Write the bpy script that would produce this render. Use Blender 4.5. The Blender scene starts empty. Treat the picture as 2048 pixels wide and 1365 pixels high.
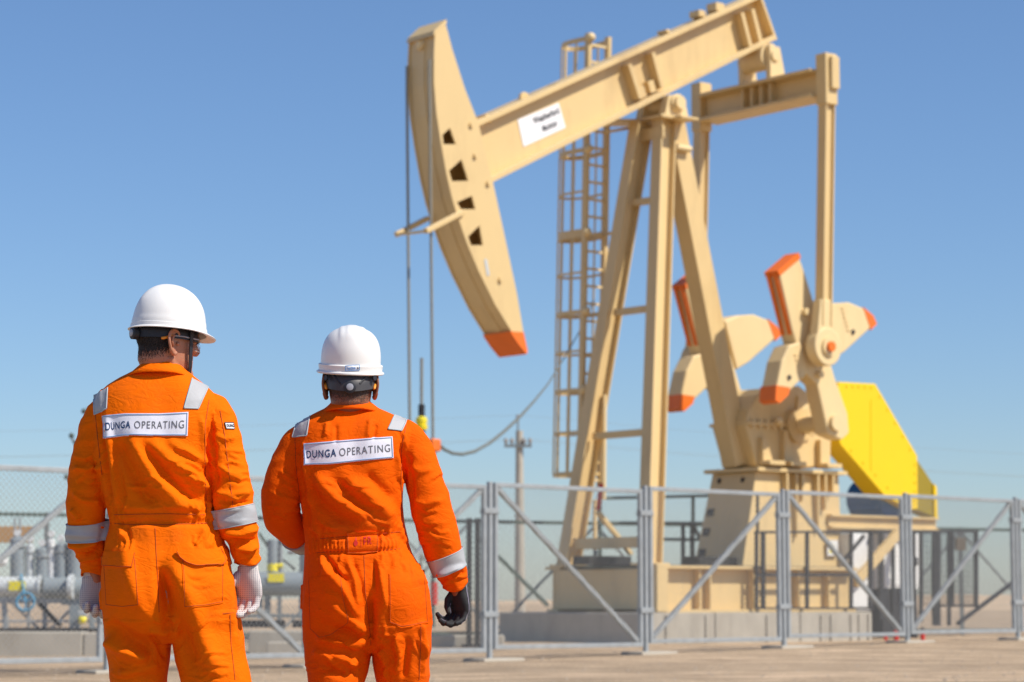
import bpy, bmesh, math, random
import numpy as np
from mathutils import Vector, noise
from mathutils.bvhtree import BVHTree
from mathutils.geometry import tessellate_polygon

R = math.radians
scene = bpy.context.scene
col = scene.collection
random.seed(7)

# ------------------------------------------------------------------ camera
CAM_H = 0.85
F = 4835.0                       # focal length in pixels of the 2048 px photograph
PITCH = math.atan((1203 - 682.5) / F)
cam_d = bpy.data.cameras.new('camera')
cam = bpy.data.objects.new('camera', cam_d)
col.objects.link(cam)
scene.camera = cam
cam.location = (0, 0, CAM_H)
cam.rotation_euler = (R(90) + PITCH, 0, 0)
cam_d.sensor_width = 36
cam_d.lens = F / 2048 * 36
cam_d.clip_start = 0.1
cam_d.clip_end = 20000
cam_d.dof.use_dof = True
cam_d.dof.focus_distance = 7.6
cam_d.dof.aperture_fstop = 5.6
scene.render.resolution_x = 1024
scene.render.resolution_y = 682

# ------------------------------------------------------------------ light
SUN_EL, SUN_X, SUN_Y = 49, 0.90, -0.43          # the sun stands behind the camera, to the right
sh = Vector((SUN_X, SUN_Y, 0)).normalized()
sun_dir = Vector((sh.x * math.cos(R(SUN_EL)), sh.y * math.cos(R(SUN_EL)), math.sin(R(SUN_EL))))
world = bpy.data.worlds.new('World')
scene.world = world
world.use_nodes = True
nt = world.node_tree
nt.nodes.clear()
wo = nt.nodes.new('ShaderNodeOutputWorld')
bg = nt.nodes.new('ShaderNodeBackground')
sky = nt.nodes.new('ShaderNodeTexSky')
sky.sky_type = 'NISHITA'
sky.sun_disc = False
sky.sun_elevation = R(SUN_EL)
sky.sun_rotation = math.atan2(sh.x, sh.y)
sky.altitude = 3450
sky.air_density = 1.6
sky.dust_density = 5.8
sky.ozone_density = 7.9
bg.inputs['Strength'].default_value = 0.112
wb = nt.nodes.new('ShaderNodeMix'); wb.data_type = 'RGBA'; wb.blend_type = 'MULTIPLY'; wb.inputs[0].default_value = 1.0
wb.inputs[7].default_value = (1.0, 0.99, 1.02, 1)        # camera white balance of the sky
nt.links.new(sky.outputs[0], wb.inputs[6])
nt.links.new(wb.outputs[2], bg.inputs[0])
nt.links.new(bg.outputs[0], wo.inputs[0])
sd = bpy.data.lights.new('sun', 'SUN')
sd.energy = 5.0
sd.angle = R(0.5)
sd.color = (1.0, 0.93, 0.82)
sun = bpy.data.objects.new('sun', sd)
col.objects.link(sun)
sun.rotation_euler = sun_dir.to_track_quat('Z', 'Y').to_euler()
scene.view_settings.view_transform = 'Standard'
scene.view_settings.look = 'None'
scene.view_settings.gamma = 1
scene.view_settings.exposure = 0.10

# ------------------------------------------------------------------ helpers
CP, SP = math.cos(PITCH), math.sin(PITCH)
def ray(px, py):
    cx, cy = (px - 1024) / F, (682.5 - py) / F
    return Vector((cx, CP - cy * SP, SP + cy * CP))
def at(px, py, Y):
    d = ray(px, py)
    return Vector((0, 0, CAM_H)) + d * (Y / d.y)
def to_px(v):
    y = v.y * CP + (v.z - CAM_H) * SP
    z = -v.y * SP + (v.z - CAM_H) * CP
    return 1024 + F * v.x / y, 682.5 - F * z / y

def tag(o, label=None, cat=None, group=None, kind=None):
    if label: o['label'] = label
    if cat: o['category'] = cat
    if group: o['group'] = group
    if kind: o['kind'] = kind
    return o
def empty(name, loc, label, cat, group=None, rz=0):
    o = bpy.data.objects.new(name, None)
    col.objects.link(o)
    o.location = loc
    o.rotation_euler = (0, 0, rz)
    o.empty_display_size = 0.2
    return tag(o, label, cat, group)
def origin_of(p):
    v = Vector((0, 0, 0))
    while p is not None:
        v += p.location
        p = p.parent
    return v
def children(o):
    return [c for c in list(col.objects) if c.parent == o]
def copy_tree(o, parent=None):
    kids = children(o)
    c = o.copy(); col.objects.link(c); c.parent = parent
    for ch in kids: copy_tree(ch, c)
    return c

def frame_of(axis):
    a = axis.normalized()
    up = Vector((0, 0, 1)) if abs(a.z) < 0.95 else Vector((0, 1, 0))
    s = a.cross(up).normalized()
    return a, s, s.cross(a).normalized()

class MB:
    def __init__(self):
        self.v, self.f = [], []
    def add(self, vs, fs):
        n = len(self.v)
        self.v += [Vector(p) for p in vs]
        self.f += [tuple(i + n for i in f) for f in fs]
        return self
    def hexa(self, a, b):                       # two quads of four points
        return self.add(list(a) + list(b), [(3, 2, 1, 0), (4, 5, 6, 7), (0, 1, 5, 4), (1, 2, 6, 5), (2, 3, 7, 6), (3, 0, 4, 7)])
    def box(self, c, sx, sy, sz, X=Vector((1, 0, 0)), Y=Vector((0, 1, 0)), Z=Vector((0, 0, 1))):
        c = Vector(c); a = X * sx / 2; b = Y * sy / 2; z = Z * sz / 2
        q = [c - a - b, c + a - b, c + a + b, c - a + b]
        return self.hexa([p - z for p in q], [p + z for p in q])
    def bar(self, p0, p1, w, h, side=None):     # rectangular bar; w along side
        p0, p1 = Vector(p0), Vector(p1)
        a = (p1 - p0).normalized()
        if side is None: a, s, t = frame_of(p1 - p0)
        else:
            s = (side - a * side.dot(a)).normalized(); t = s.cross(a).normalized()
        s = s * w / 2; t = t * h / 2
        q = [-s - t, s - t, s + t, -s + t]
        return self.hexa([p0 + k for k in q], [p1 + k for k in q])
    def ibeam(self, p0, p1, w, h, side, tf=0.03, tw=0.03):   # flanges span 'side'
        p0, p1 = Vector(p0), Vector(p1)
        a = (p1 - p0).normalized()
        s = (side - a * side.dot(a)).normalized(); t = s.cross(a).normalized()
        for k in (-1, 1):
            o = t * k * (h / 2 - tf / 2)
            self.bar(p0 + o, p1 + o, w, tf, s)
        self.bar(p0, p1, tw, h - 2 * tf, s)
        return self
    def tube(self, pts, r, n=10, cap=True, flat=None, fdir=None):
        pts = [Vector(p) for p in pts]
        rs = r if isinstance(r, (list, tuple)) else [r] * len(pts)
        rings = []
        prev = None
        for i, p in enumerate(pts):
            t = (pts[min(i + 1, len(pts) - 1)] - pts[max(i - 1, 0)]).normalized()
            if prev is None:
                if fdir is not None:
                    s = (fdir - t * fdir.dot(t)).normalized()
                else: s = frame_of(t)[1]
            else:
                s = (prev - t * prev.dot(t)).normalized()
            prev = s
            u = t.cross(s)
            fl = 1 if flat is None else (flat[i] if isinstance(flat, (list, tuple)) else flat)
            rings.append([p + s * math.cos(2 * math.pi * k / n) * rs[i] + u * math.sin(2 * math.pi * k / n) * rs[i] * fl for k in range(n)])
        return self.loft(rings, cap)
    def loft(self, rings, cap=True, closed=True):
        n = len(rings[0]); base = len(self.v)
        for rg in rings: self.v += [Vector(p) for p in rg]
        m = n if closed else n - 1
        for i in range(len(rings) - 1):
            for k in range(m):
                a = base + i * n + k; b = base + i * n + (k + 1) % n
                self.f.append((a, b, b + n, a + n))
        if cap:
            self.f.append(tuple(base + k for k in reversed(range(n))))
            self.f.append(tuple(base + (len(rings) - 1) * n + k for k in range(n)))
        return self
    def ball(self, c, r, n=16, m=10, sz=1.0, sy=1.0):
        c = Vector(c); rings = []
        for i in range(1, m):
            th = math.pi * i / m
            rings.append([c + Vector((r * math.sin(th) * math.cos(2 * math.pi * k / n), sy * r * math.sin(th) * math.sin(2 * math.pi * k / n), -sz * r * math.cos(th))) for k in range(n)])
        b = len(self.v)
        self.loft(rings, cap=False)
        lo = len(self.v); self.v.append(c - Vector((0, 0, r * sz))); hi = lo + 1; self.v.append(c + Vector((0, 0, r * sz)))
        for k in range(n):
            self.f.append((b + (k + 1) % n, b + k, lo))
            self.f.append((b + (m - 2) * n + k, b + (m - 2) * n + (k + 1) % n, hi))
        return self
    def sweep_plate(self, loops, T0, T1):       # loops: [outer, hole, ...] in 2D, T0/T1 map 2D to 3D
        flat = [p for lp in loops for p in lp]
        tris = tessellate_polygon([[Vector((p[0], p[1], 0)) for p in lp] for lp in loops])
        n = len(flat); base = len(self.v)
        self.v += [T0(p) for p in flat] + [T1(p) for p in flat]
        for t in tris:
            self.f.append((base + t[2], base + t[1], base + t[0]))
            self.f.append((base + n + t[0], base + n + t[1], base + n + t[2]))
        o = 0
        for lp in loops:
            for i in range(len(lp)):
                a = base + o + i; b = base + o + (i + 1) % len(lp)
                self.f.append((a, b, b + n, a + n))
            o += len(lp)
        return self
    def build(self, name, mat, parent=None, smooth=False, bevel=0, label=None, angle=40):
        o0 = origin_of(parent)
        me = bpy.data.meshes.new(name)
        me.from_pydata([tuple(p - o0) for p in self.v], [], self.f)
        me.update()
        bm = bmesh.new(); bm.from_mesh(me)
        bmesh.ops.recalc_face_normals(bm, faces=bm.faces)
        bm.to_mesh(me); bm.free()
        me.materials.append(mat)
        ob = bpy.data.objects.new(name, me)
        col.objects.link(ob)
        if parent: ob.parent = parent
        if label: ob['label'] = label
        if smooth:
            me.polygons.foreach_set('use_smooth', [True] * len(me.polygons))
            if smooth != 'all':
                me.set_sharp_from_angle(angle=R(angle))
        if bevel:
            m = ob.modifiers.new('bevel', 'BEVEL'); m.width = bevel; m.segments = 2; m.limit_method = 'ANGLE'; m.angle_limit = R(40)
        return ob

# ------------------------------------------------------------------ materials
def mat_base(name):
    m = bpy.data.materials.new(name); m.use_nodes = True
    n = m.node_tree.nodes; b = n['Principled BSDF']
    return m, n, m.node_tree.links, b
def mat(name, c, rough=0.5, metal=0.0, var=0.08, scale=6.0, bump=0.0, bscale=40.0, spec=0.5, dirt=None, dirt_amt=0.0):
    m, n, l, b = mat_base(name)
    tc = n.new('ShaderNodeTexCoord')
    nz = n.new('ShaderNodeTexNoise'); nz.inputs['Scale'].default_value = scale; nz.inputs['Detail'].default_value = 6
    l.new(tc.outputs['Object'], nz.inputs['Vector'])
    mx = n.new('ShaderNodeMix'); mx.data_type = 'RGBA'
    mx.inputs[6].default_value = (*[max(0, x * (1 - var)) for x in c], 1)
    mx.inputs[7].default_value = (*[min(1, x * (1 + var)) for x in c], 1)
    l.new(nz.outputs['Fac'], mx.inputs[0])
    out = mx.outputs[2]
    if dirt is not None:
        n2 = n.new('ShaderNodeTexNoise'); n2.inputs['Scale'].default_value = scale * 0.6; n2.inputs['Detail'].default_value = 8; n2.inputs['Roughness'].default_value = 0.7
        mp = n.new('ShaderNodeMapping'); mp.inputs['Scale'].default_value = (1, 1, 0.25); mp.inputs['Location'].default_value = (3, 7, 2)
        l.new(tc.outputs['Object'], mp.inputs[0]); l.new(mp.outputs[0], n2.inputs['Vector'])
        rp = n.new('ShaderNodeValToRGB'); rp.color_ramp.elements[0].position = 0.5; rp.color_ramp.elements[1].position = 0.75
        rp.color_ramp.elements[1].color = (dirt_amt,) * 3 + (1,)
        l.new(n2.outputs['Fac'], rp.inputs[0])
        m2 = n.new('ShaderNodeMix'); m2.data_type = 'RGBA'; m2.inputs[7].default_value = (*dirt, 1)
        l.new(rp.outputs[0], m2.inputs[0]); l.new(out, m2.inputs[6]); out = m2.outputs[2]
    l.new(out, b.inputs['Base Color'])
    b.inputs['Roughness'].default_value = rough
    b.inputs['Metallic'].default_value = metal
    b.inputs['Specular IOR Level'].default_value = spec
    if bump:
        n3 = n.new('ShaderNodeTexNoise'); n3.inputs['Scale'].default_value = bscale; n3.inputs['Detail'].default_value = 5
        l.new(tc.outputs['Object'], n3.inputs['Vector'])
        bp = n.new('ShaderNodeBump'); bp.inputs['Strength'].default_value = bump; bp.inputs['Distance'].default_value = 0.01
        l.new(n3.outputs['Fac'], bp.inputs['Height']); l.new(bp.outputs[0], b.inputs['Normal'])
    return m

def cloth_mat(name, c, c2, grid=0.0):
    m, n, l, b = mat_base(name)
    tc = n.new('ShaderNodeTexCoord')
    nz = n.new('ShaderNodeTexNoise'); nz.inputs['Scale'].default_value = 7; nz.inputs['Detail'].default_value = 8; nz.inputs['Roughness'].default_value = 0.65
    l.new(tc.outputs['Object'], nz.inputs['Vector'])
    mx = n.new('ShaderNodeMix'); mx.data_type = 'RGBA'
    mx.inputs[6].default_value = (*c, 1); mx.inputs[7].default_value = (*c2, 1)
    l.new(nz.outputs['Fac'], mx.inputs[0])
    n5 = n.new('ShaderNodeTexNoise'); n5.inputs['Scale'].default_value = 3.2; n5.inputs['Detail'].default_value = 9; n5.inputs['Roughness'].default_value = 0.7
    l.new(tc.outputs['Object'], n5.inputs['Vector'])
    r5 = n.new('ShaderNodeMapRange'); r5.inputs[1].default_value = 0.52; r5.inputs[2].default_value = 0.78; r5.inputs[4].default_value = 0.55
    l.new(n5.outputs['Fac'], r5.inputs[0])
    m5 = n.new('ShaderNodeMix'); m5.data_type = 'RGBA'; m5.inputs[7].default_value = (c[0] * 0.72, c[1] * 0.72, 0.012, 1)
    l.new(r5.outputs[0], m5.inputs[0]); l.new(mx.outputs[2], m5.inputs[6]); l.new(m5.outputs[2], b.inputs['Base Color'])
    b.inputs['Roughness'].default_value = 0.8
    b.inputs['Specular IOR Level'].default_value = 0.06
    # weave, fine creases and broad creases
    w1 = n.new('ShaderNodeTexWave'); w1.inputs['Scale'].default_value = 260; w1.bands_direction = 'X'
    w2 = n.new('ShaderNodeTexWave'); w2.inputs['Scale'].default_value = 260; w2.bands_direction = 'Z'
    l.new(tc.outputs['Object'], w1.inputs['Vector']); l.new(tc.outputs['Object'], w2.inputs['Vector'])
    ad = n.new('ShaderNodeMath'); ad.operation = 'ADD'; l.new(w1.outputs['Fac'], ad.inputs[0]); l.new(w2.outputs['Fac'], ad.inputs[1])
    bp = n.new('ShaderNodeBump'); bp.inputs['Strength'].default_value = 0.12; bp.inputs['Distance'].default_value = 0.0006
    l.new(ad.outputs[0], bp.inputs['Height'])
    n2 = n.new('ShaderNodeTexNoise'); n2.inputs['Scale'].default_value = 16; n2.inputs['Detail'].default_value = 5; n2.inputs['Distortion'].default_value = 1.6
    mp = n.new('ShaderNodeMapping'); mp.inputs['Rotation'].default_value = (0.3, 0.5, 0.2); mp.inputs['Scale'].default_value = (1.0, 1.0, 1.7)
    l.new(tc.outputs['Object'], mp.inputs[0]); l.new(mp.outputs[0], n2.inputs['Vector'])
    # creases: distance of noise from its mid value gives thin ridges
    ab = n.new('ShaderNodeMath'); ab.operation = 'SUBTRACT'; ab.inputs[1].default_value = 0.5; l.new(n2.outputs['Fac'], ab.inputs[0])
    ab2 = n.new('ShaderNodeMath'); ab2.operation = 'ABSOLUTE'; l.new(ab.outputs[0], ab2.inputs[0])
    pw = n.new('ShaderNodeMath'); pw.operation = 'POWER'; pw.inputs[1].default_value = 0.55; l.new(ab2.outputs[0], pw.inputs[0])
    bp2 = n.new('ShaderNodeBump'); bp2.inputs['Strength'].default_value = 0.35; bp2.inputs['Distance'].default_value = 0.010
    l.new(pw.outputs[0], bp2.inputs['Height']); l.new(bp.outputs[0], bp2.inputs['Normal'])
    l.new(bp2.outputs[0], b.inputs['Normal'])
    return m

M = {}
M['cream'] = mat('cream_paint', (0.70, 0.51, 0.24), 0.42, var=0.05, scale=1.5, dirt=(0.33, 0.20, 0.09), dirt_amt=0.4, bump=0.05, bscale=8)
M['cream_light'] = mat('cast_cream_paint', (0.76, 0.58, 0.30), 0.5, var=0.05, scale=2, bump=0.15, bscale=20, dirt=(0.4, 0.26, 0.12), dirt_amt=0.2)
M['orange_paint'] = mat('orange_paint', (0.85, 0.17, 0.012), 0.45, var=0.08, scale=3, dirt=(0.35, 0.08, 0.02), dirt_amt=0.3)
M['yellow'] = mat('yellow_paint', (0.84, 0.57, 0.0), 0.55, var=0.04, scale=1.2, dirt=(0.6, 0.4, 0.02), dirt_amt=0.15)
M['yellow_shaded'] = mat('shaded_yellow_paint', (0.30, 0.22, 0.012), 0.6, var=0.1, scale=2)  # guard yellow darkened to paint in shade on the solid end strip
M['blue'] = mat('blue_paint', (0.01, 0.10, 0.30), 0.4)
M['dark_steel'] = mat('dark_steel', (0.022, 0.022, 0.025), 0.5, var=0.2)
M['black'] = mat('black_rubber', (0.012, 0.012, 0.013), 0.6, var=0.1)
M['galv'] = mat('galvanised_steel', (0.36, 0.38, 0.385), 0.5, metal=0.25, var=0.25, scale=7, dirt=(0.20, 0.17, 0.13), dirt_amt=0.35)
M['galv_dull'] = mat('dull_galvanised_steel', (0.22, 0.24, 0.24), 0.55, metal=0.2, var=0.2, scale=5)
M['wire'] = mat('galvanised_wire', (0.34, 0.34, 0.32), 0.5, metal=0.3, var=0.1)
M['green_steel'] = mat('grey_green_rail', (0.07, 0.10, 0.085), 0.5)
M['grey_paint'] = mat('grey_blue_paint', (0.25, 0.29, 0.31), 0.45, var=0.12, scale=3, dirt=(0.15, 0.13, 0.1), dirt_amt=0.4)
M['grey_light'] = mat('light_grey_paint', (0.55, 0.58, 0.58), 0.45, var=0.08, scale=3)
M['concrete'] = mat('concrete', (0.44, 0.40, 0.33), 0.9, var=0.15, scale=3, bump=0.4, bscale=30, dirt=(0.22, 0.19, 0.15), dirt_amt=0.5)
M['white'] = mat('white_paint', (0.78, 0.78, 0.76), 0.4, var=0.03)
M['sign_white'] = mat('white_sign_vinyl', (0.82, 0.82, 0.84), 0.45, var=0.02)
M['ink'] = mat('black_ink', (0.02, 0.02, 0.025), 0.5, var=0.0)
M['label_yellow'] = mat('yellow_label', (0.85, 0.72, 0.03), 0.5, var=0.02)
M['red'] = mat('red_paint', (0.55, 0.03, 0.02), 0.4, var=0.1)
M['rope'] = mat('wire_rope', (0.26, 0.25, 0.21), 0.6, metal=0.2, var=0.3, scale=30)
M['hose'] = mat('grey_cable', (0.15, 0.165, 0.155), 0.6, var=0.1)
M['tan_panel'] = mat('tan_panel', (0.48, 0.28, 0.12), 0.7, var=0.1)
M['porcelain'] = mat('brown_porcelain', (0.30, 0.28, 0.26), 0.3)
M['cyan_paint'] = mat('light_blue_paint', (0.06, 0.28, 0.45), 0.4)
# ================================================================== setting
FX0, FY0, FDX, FDY = -0.30, 32.5, 2.2, 2.1       # fence line: post k stands at (FX0 + k FDX, FY0 + k FDY)
def sstep(a, b, x):
    t = min(1, max(0, (x - a) / (b - a))); return t * t * (3 - 2 * t)
def gz(x, y):
    yf = FY0 + (x - FX0) * FDY / FDX
    h = 0.02 + 0.19 * sstep(-4, 9, x) * math.exp(-((y - yf) / 5.0) ** 2) * (1 - sstep(30, 60, abs(x)))
    if y < 14: h *= sstep(8, 14, y)
    return h

def ground_material():
    m, n, l, b = mat_base('sandy_gravel')
    tc = n.new('ShaderNodeTexCoord')
    def noise_n(scale, detail=8, rough=0.6, vec=None, sc=None):
        z = n.new('ShaderNodeTexNoise'); z.inputs['Scale'].default_value = scale; z.inputs['Detail'].default_value = detail; z.inputs['Roughness'].default_value = rough
        if sc:
            mp = n.new('ShaderNodeMapping'); mp.inputs['Scale'].default_value = sc; l.new(tc.outputs['Object'], mp.inputs[0]); l.new(mp.outputs[0], z.inputs['Vector'])
        else: l.new(tc.outputs['Object'], z.inputs['Vector'])
        return z
    big = noise_n(0.22, 5, 0.6, sc=(0.35, 1.3, 1))
    mid = noise_n(1.6, 8, 0.7, sc=(0.5, 1.0, 1))
    fine = noise_n(26, 6, 0.75)
    r1 = n.new('ShaderNodeValToRGB')
    e = r1.color_ramp.elements
    e[0].position = 0.36; e[0].color = (0.52, 0.40, 0.275, 1)
    e[1].position = 0.64; e[1].color = (0.74, 0.56, 0.38, 1)
    l.new(big.outputs['Fac'], r1.inputs[0])
    r2 = n.new('ShaderNodeValToRGB')
    e = r2.color_ramp.elements
    e[0].position = 0.35; e[0].color = (0.50, 0.48, 0.46, 1)
    e[1].position = 0.65; e[1].color = (1.12, 1.1, 1.08, 1)
    l.new(mid.outputs['Fac'], r2.inputs[0])
    r3 = n.new('ShaderNodeValToRGB')
    e = r3.color_ramp.elements
    e[0].position = 0.38; e[0].color = (0.42, 0.41, 0.41, 1)
    e[1].position = 0.6; e[1].color = (1.1, 1.1, 1.1, 1)
    l.new(fine.outputs['Fac'], r3.inputs[0])
    m1 = n.new('ShaderNodeMix'); m1.data_type = 'RGBA'; m1.blend_type = 'MULTIPLY'; m1.inputs[0].default_value = 0.75
    l.new(r1.outputs[0], m1.inputs[6]); l.new(r2.outputs[0], m1.inputs[7])
    m2 = n.new('ShaderNodeMix'); m2.data_type = 'RGBA'; m2.blend_type = 'MULTIPLY'; m2.inputs[0].default_value = 0.7
    l.new(m1.outputs[2], m2.inputs[6]); l.new(r3.outputs[0], m2.inputs[7])
    # faint wheel tracks running along the fence
    mpt = n.new('ShaderNodeMapping'); mpt.inputs['Rotation'].default_value = (0, 0, -math.atan2(FDY, FDX) * 0.25)
    l.new(tc.outputs['Object'], mpt.inputs[0])
    wv = n.new('ShaderNodeTexWave'); wv.bands_direction = 'Y'; wv.inputs['Scale'].default_value = 0.28; wv.inputs['Distortion'].default_value = 2.2; wv.inputs['Detail'].default_value = 4; wv.inputs['Detail Scale'].default_value = 0.6
    l.new(mpt.outputs[0], wv.inputs['Vector'])
    rt_ = n.new('ShaderNodeMapRange'); rt_.inputs[1].default_value = 0.62; rt_.inputs[2].default_value = 0.95; rt_.inputs[4].default_value = 0.45; l.new(wv.outputs['Fac'], rt_.inputs[0])
    m6 = n.new('ShaderNodeMix'); m6.data_type = 'RGBA'; m6.blend_type = 'MULTIPLY'; m6.inputs[7].default_value = (0.62, 0.6, 0.58, 1)
    l.new(rt_.outputs[0], m6.inputs[0]); l.new(m2.outputs[2], m6.inputs[6])
    l.new(m6.outputs[2], b.inputs['Base Color'])
    b.inputs['Roughness'].default_value = 0.95
    b.inputs['Specular IOR Level'].default_value = 0.15
    ad = n.new('ShaderNodeMath'); ad.operation = 'ADD'
    l.new(mid.outputs['Fac'], ad.inputs[0]); l.new(fine.outputs['Fac'], ad.inputs[1])
    bp = n.new('ShaderNodeBump'); bp.inputs['Strength'].default_value = 0.6; bp.inputs['Distance'].default_value = 0.06
    l.new(ad.outputs[0], bp.inputs['Height']); l.new(bp.outputs[0], b.inputs['Normal'])
    return m
M['ground'] = ground_material()
xs = sorted(set([-6000, -2500, -900, -300, -120, -60] + [x * 0.5 for x in range(-60, 81)] + [60, 120, 300, 900, 2500, 6000]))
ys = sorted(set([-400, -100, -20, 0, 5, 8] + [10 + 0.5 * k for k in range(0, 141)] + [90, 110, 150, 250, 500, 1200, 3000, 9000]))
mb = MB()
for y in ys:
    for x in xs:
        h = gz(x, y)
        if 10 < y < 80 and -31 < x < 41:
            h += 0.022 * noise.noise(Vector((x * 0.5, y * 0.5, 0))) + 0.012 * noise.noise(Vector((x * 1.7, y * 1.7, 3)))
        mb.v.append(Vector((x, y, h)))
nx = len(xs)
for j in range(len(ys) - 1):
    for i in range(nx - 1):
        a = j * nx + i
        mb.f.append((a, a + 1, a + nx + 1, a + nx))
g = mb.build('ground', M['ground'], smooth='all'); tag(g, kind='structure')

# low sandy rise in the distance on the right
M['far_sand'] = mat('far_sand', (0.55, 0.40, 0.25), 0.95, var=0.2, scale=0.05)
mb = MB()
rows = []
for j, (yy, k) in enumerate([(230, 0), (280, 0.45), (340, 0.9), (420, 1), (520, 0.4), (640, 0)]):
    row = []
    for i in range(61):
        x = 20 + i * 4
        e = sstep(20, 62, x) * (1 - sstep(200, 258, x))
        h = k * e * (1.75 + 0.8 * noise.noise(Vector((x * 0.035, yy * 0.01, 1))) + 0.35 * noise.noise(Vector((x * 0.15, yy * 0.03, 5))))
        row.append(Vector((x, yy, h - 0.05)))
    rows.append(row)
mb.loft(rows, cap=False, closed=False)
tag(mb.build('hill', M['far_sand'], smooth='all'), kind='structure')
mb = MB(); rows = []
for (yy, k) in [(600, 0), (700, 0.8), (850, 1), (1000, 0)]:
    rows.append([Vector((-160 + i * 6, yy, k * (1.3 + 1.2 * noise.noise(Vector((i * 0.13, yy * .01, 9)))) * sstep(0, 8, i) * (1 - sstep(42, 50, i)) - 0.05)) for i in range(51)])
mb.loft(rows, cap=False, closed=False)
tag(mb.build('hill', M['far_sand'], smooth='all'), kind='structure')

# loose stones on the ground (nobody could count them)
mb = MB(); rnd = random.Random(3)
for i in range(5200):
    y = 17 + 30 * rnd.random() ** 1.3
    x = (rnd.random() - 0.5) * y * 0.62
    s = 0.007 + 0.022 * rnd.random() ** 4
    c = Vector((x, y, gz(x, y) + s * 0.2))
    q = [c + Vector((s * (0.7 + 0.5 * rnd.random()) * math.cos(t), s * (0.7 + 0.5 * rnd.random()) * math.sin(t), s * 0.15 * rnd.random())) for t in (0.3, 1.5, 2.8, 4.1, 5.3)]
    top = c + Vector((0, 0, s * (0.5 + 0.4 * rnd.random())))
    mb.add(q + [top], [(k, (k + 1) % 5, 5) for k in range(5)])
M['stone'] = mat('pale_stone', (0.36, 0.29, 0.22), 0.9, var=0.6, scale=3)
tag(mb.build('gravel', M['stone']), 'loose small stones scattered over the sandy ground', 'gravel', kind='stuff')

# ------------------------------------------------------------------ perimeter fence
FH = 2.36
def post_xy(k): return Vector((FX0 + k * FDX, FY0 + k * FDY, gz(FX0 + k * FDX, FY0 + k * FDY)))
L = math.hypot(FDX, FDY); fang = math.atan2(FDY, FDX)
def make_panel(kind):
    w0, w1 = 0.105, L - 0.105; z0, z1 = 0.16, FH - 0.03
    root = empty('fence_section', (0, 0, 0), '', 'fence panel', 'chain-link panels of the near perimeter fence')
    f = MB()
    r = 0.030
    for x in (w0, w1): f.bar((x, 0, z0 - r), (x, 0, z1 + r), 2 * r, 2 * r, Vector((1, 0, 0)))
    for z in (z0, z1): f.bar((w0 + r, 0, z), (w1 - r, 0, z), 2 * r, 2 * r, Vector((0, 1, 0)))
    f.build('frame', M['galv'], root, bevel=0.006)
    b = MB()
    a, c = ((w0 + .05, z1 - .05), (w1 - .05, z0 + .05)) if kind == 0 else ((w0 + .05, z0 + .05), (w1 - .05, z1 - .05))
    b.bar((a[0], 0.012, a[1]), (c[0], 0.012, c[1]), 0.062, 0.062, Vector((0, 1, 0)))
    b.build('brace', M['galv'], root, bevel=0.005)
    m = MB(); p = 0.075; W, H = w1 - w0 - 2 * r, z1 - z0 - 2 * r; x0, zz = w0 + r, z0 + r
    for s in (1, -1):
        c0 = -H
        while c0 < W:
            # line x = c0 + t, z = t (or mirrored)
            t0 = max(0, -c0); t1 = min(H, W - c0)
            if t1 > t0 + 0.01:
                A = Vector((x0 + c0 + t0, 0, zz + (t0 if s > 0 else H - t0)))
                B = Vector((x0 + c0 + t1, 0, zz + (t1 if s > 0 else H - t1)))
                m.bar(A + Vector((0, -0.022 - 0.002 * s, 0)), B + Vector((0, -0.022 - 0.002 * s, 0)), 0.0037, 0.0037, Vector((0, 1, 0)))
            c0 += p
    m.build('chain_link_mesh', M['wire'], root)
    return root
panelA, panelB = make_panel(0), make_panel(1)
pl = {-3: 'chain-link fence panel at the picture’s left edge, brace rising behind the left worker’s sleeve',
      -2: 'chain-link fence panel between the two workers, brace falling to the lower right',
      -1: 'chain-link fence panel just right of the right worker, brace rising to the double post',
      0: 'chain-link fence panel in front of the shaded end of the concrete plinth',
      1: 'chain-link fence panel right of the plinth corner, brace rising toward the gearbox pedestal',
      2: 'chain-link fence panel in front of the yellow triangle warning sign',
      3: 'chain-link fence panel in front of the dark bar screen, right of the yellow belt guard',
      4: 'chain-link fence panel cut off by the right edge of the picture'}
usedA = usedB = False
for k in range(-4, 5):
    odd = k % 2
    if odd: root = copy_tree(panelB) if usedB else panelB; usedB = True
    else: root = copy_tree(panelA) if usedA else panelA; usedA = True
    p = post_xy(k); p.z = (p.z + post_xy(k + 1).z) / 2
    if k == -4:
        pass
    root.location = p
    root.rotation_euler = (0, 0, fang)
    root['label'] = pl.get(k, 'chain-link fence panel left of the pictured stretch of fence')
def make_post():
    root = empty('fence_post', (0, 0, 0), '', 'fence post', 'posts of the near perimeter fence')
    MB().bar((0, 0, -0.1), (0, 0, FH + 0.03), 0.062, 0.062, Vector((1, 0, 0))).build('post', M['galv'], root, bevel=0.006)
    for z in (0.62, 2.0):
        MB().bar((-0.135, 0, z), (0.135, 0, z), 0.09, 0.075, Vector((0, 1, 0))).build('clamp', M['galv'], root, bevel=0.004)
    ft = MB(); ft.box((0.08, 0.0, 0.0), 0.75, 0.42, 0.075, Vector((1, 0, 0)), Vector((0, 1, 0)))
    ft.build('footing', M['concrete'], root, bevel=0.015)
    return root
po = make_post()
pn = {-3: 'square galvanised fence post beyond the left edge, outermost on the left',
      -2: 'square galvanised fence post hidden behind the left worker’s legs',
      -1: 'square galvanised fence post behind the right worker’s left leg',
      0: 'square galvanised fence post on a footing slab, left of the utility pole',
      1: 'square galvanised fence post on a wide footing slab before the pump jack’s near front leg',
      2: 'square galvanised fence post in front of the gearbox pedestal, right of its row of holes',
      3: 'square galvanised fence post below the yellow belt guard',
      4: 'square galvanised fence post at the right edge of the picture'}
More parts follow.
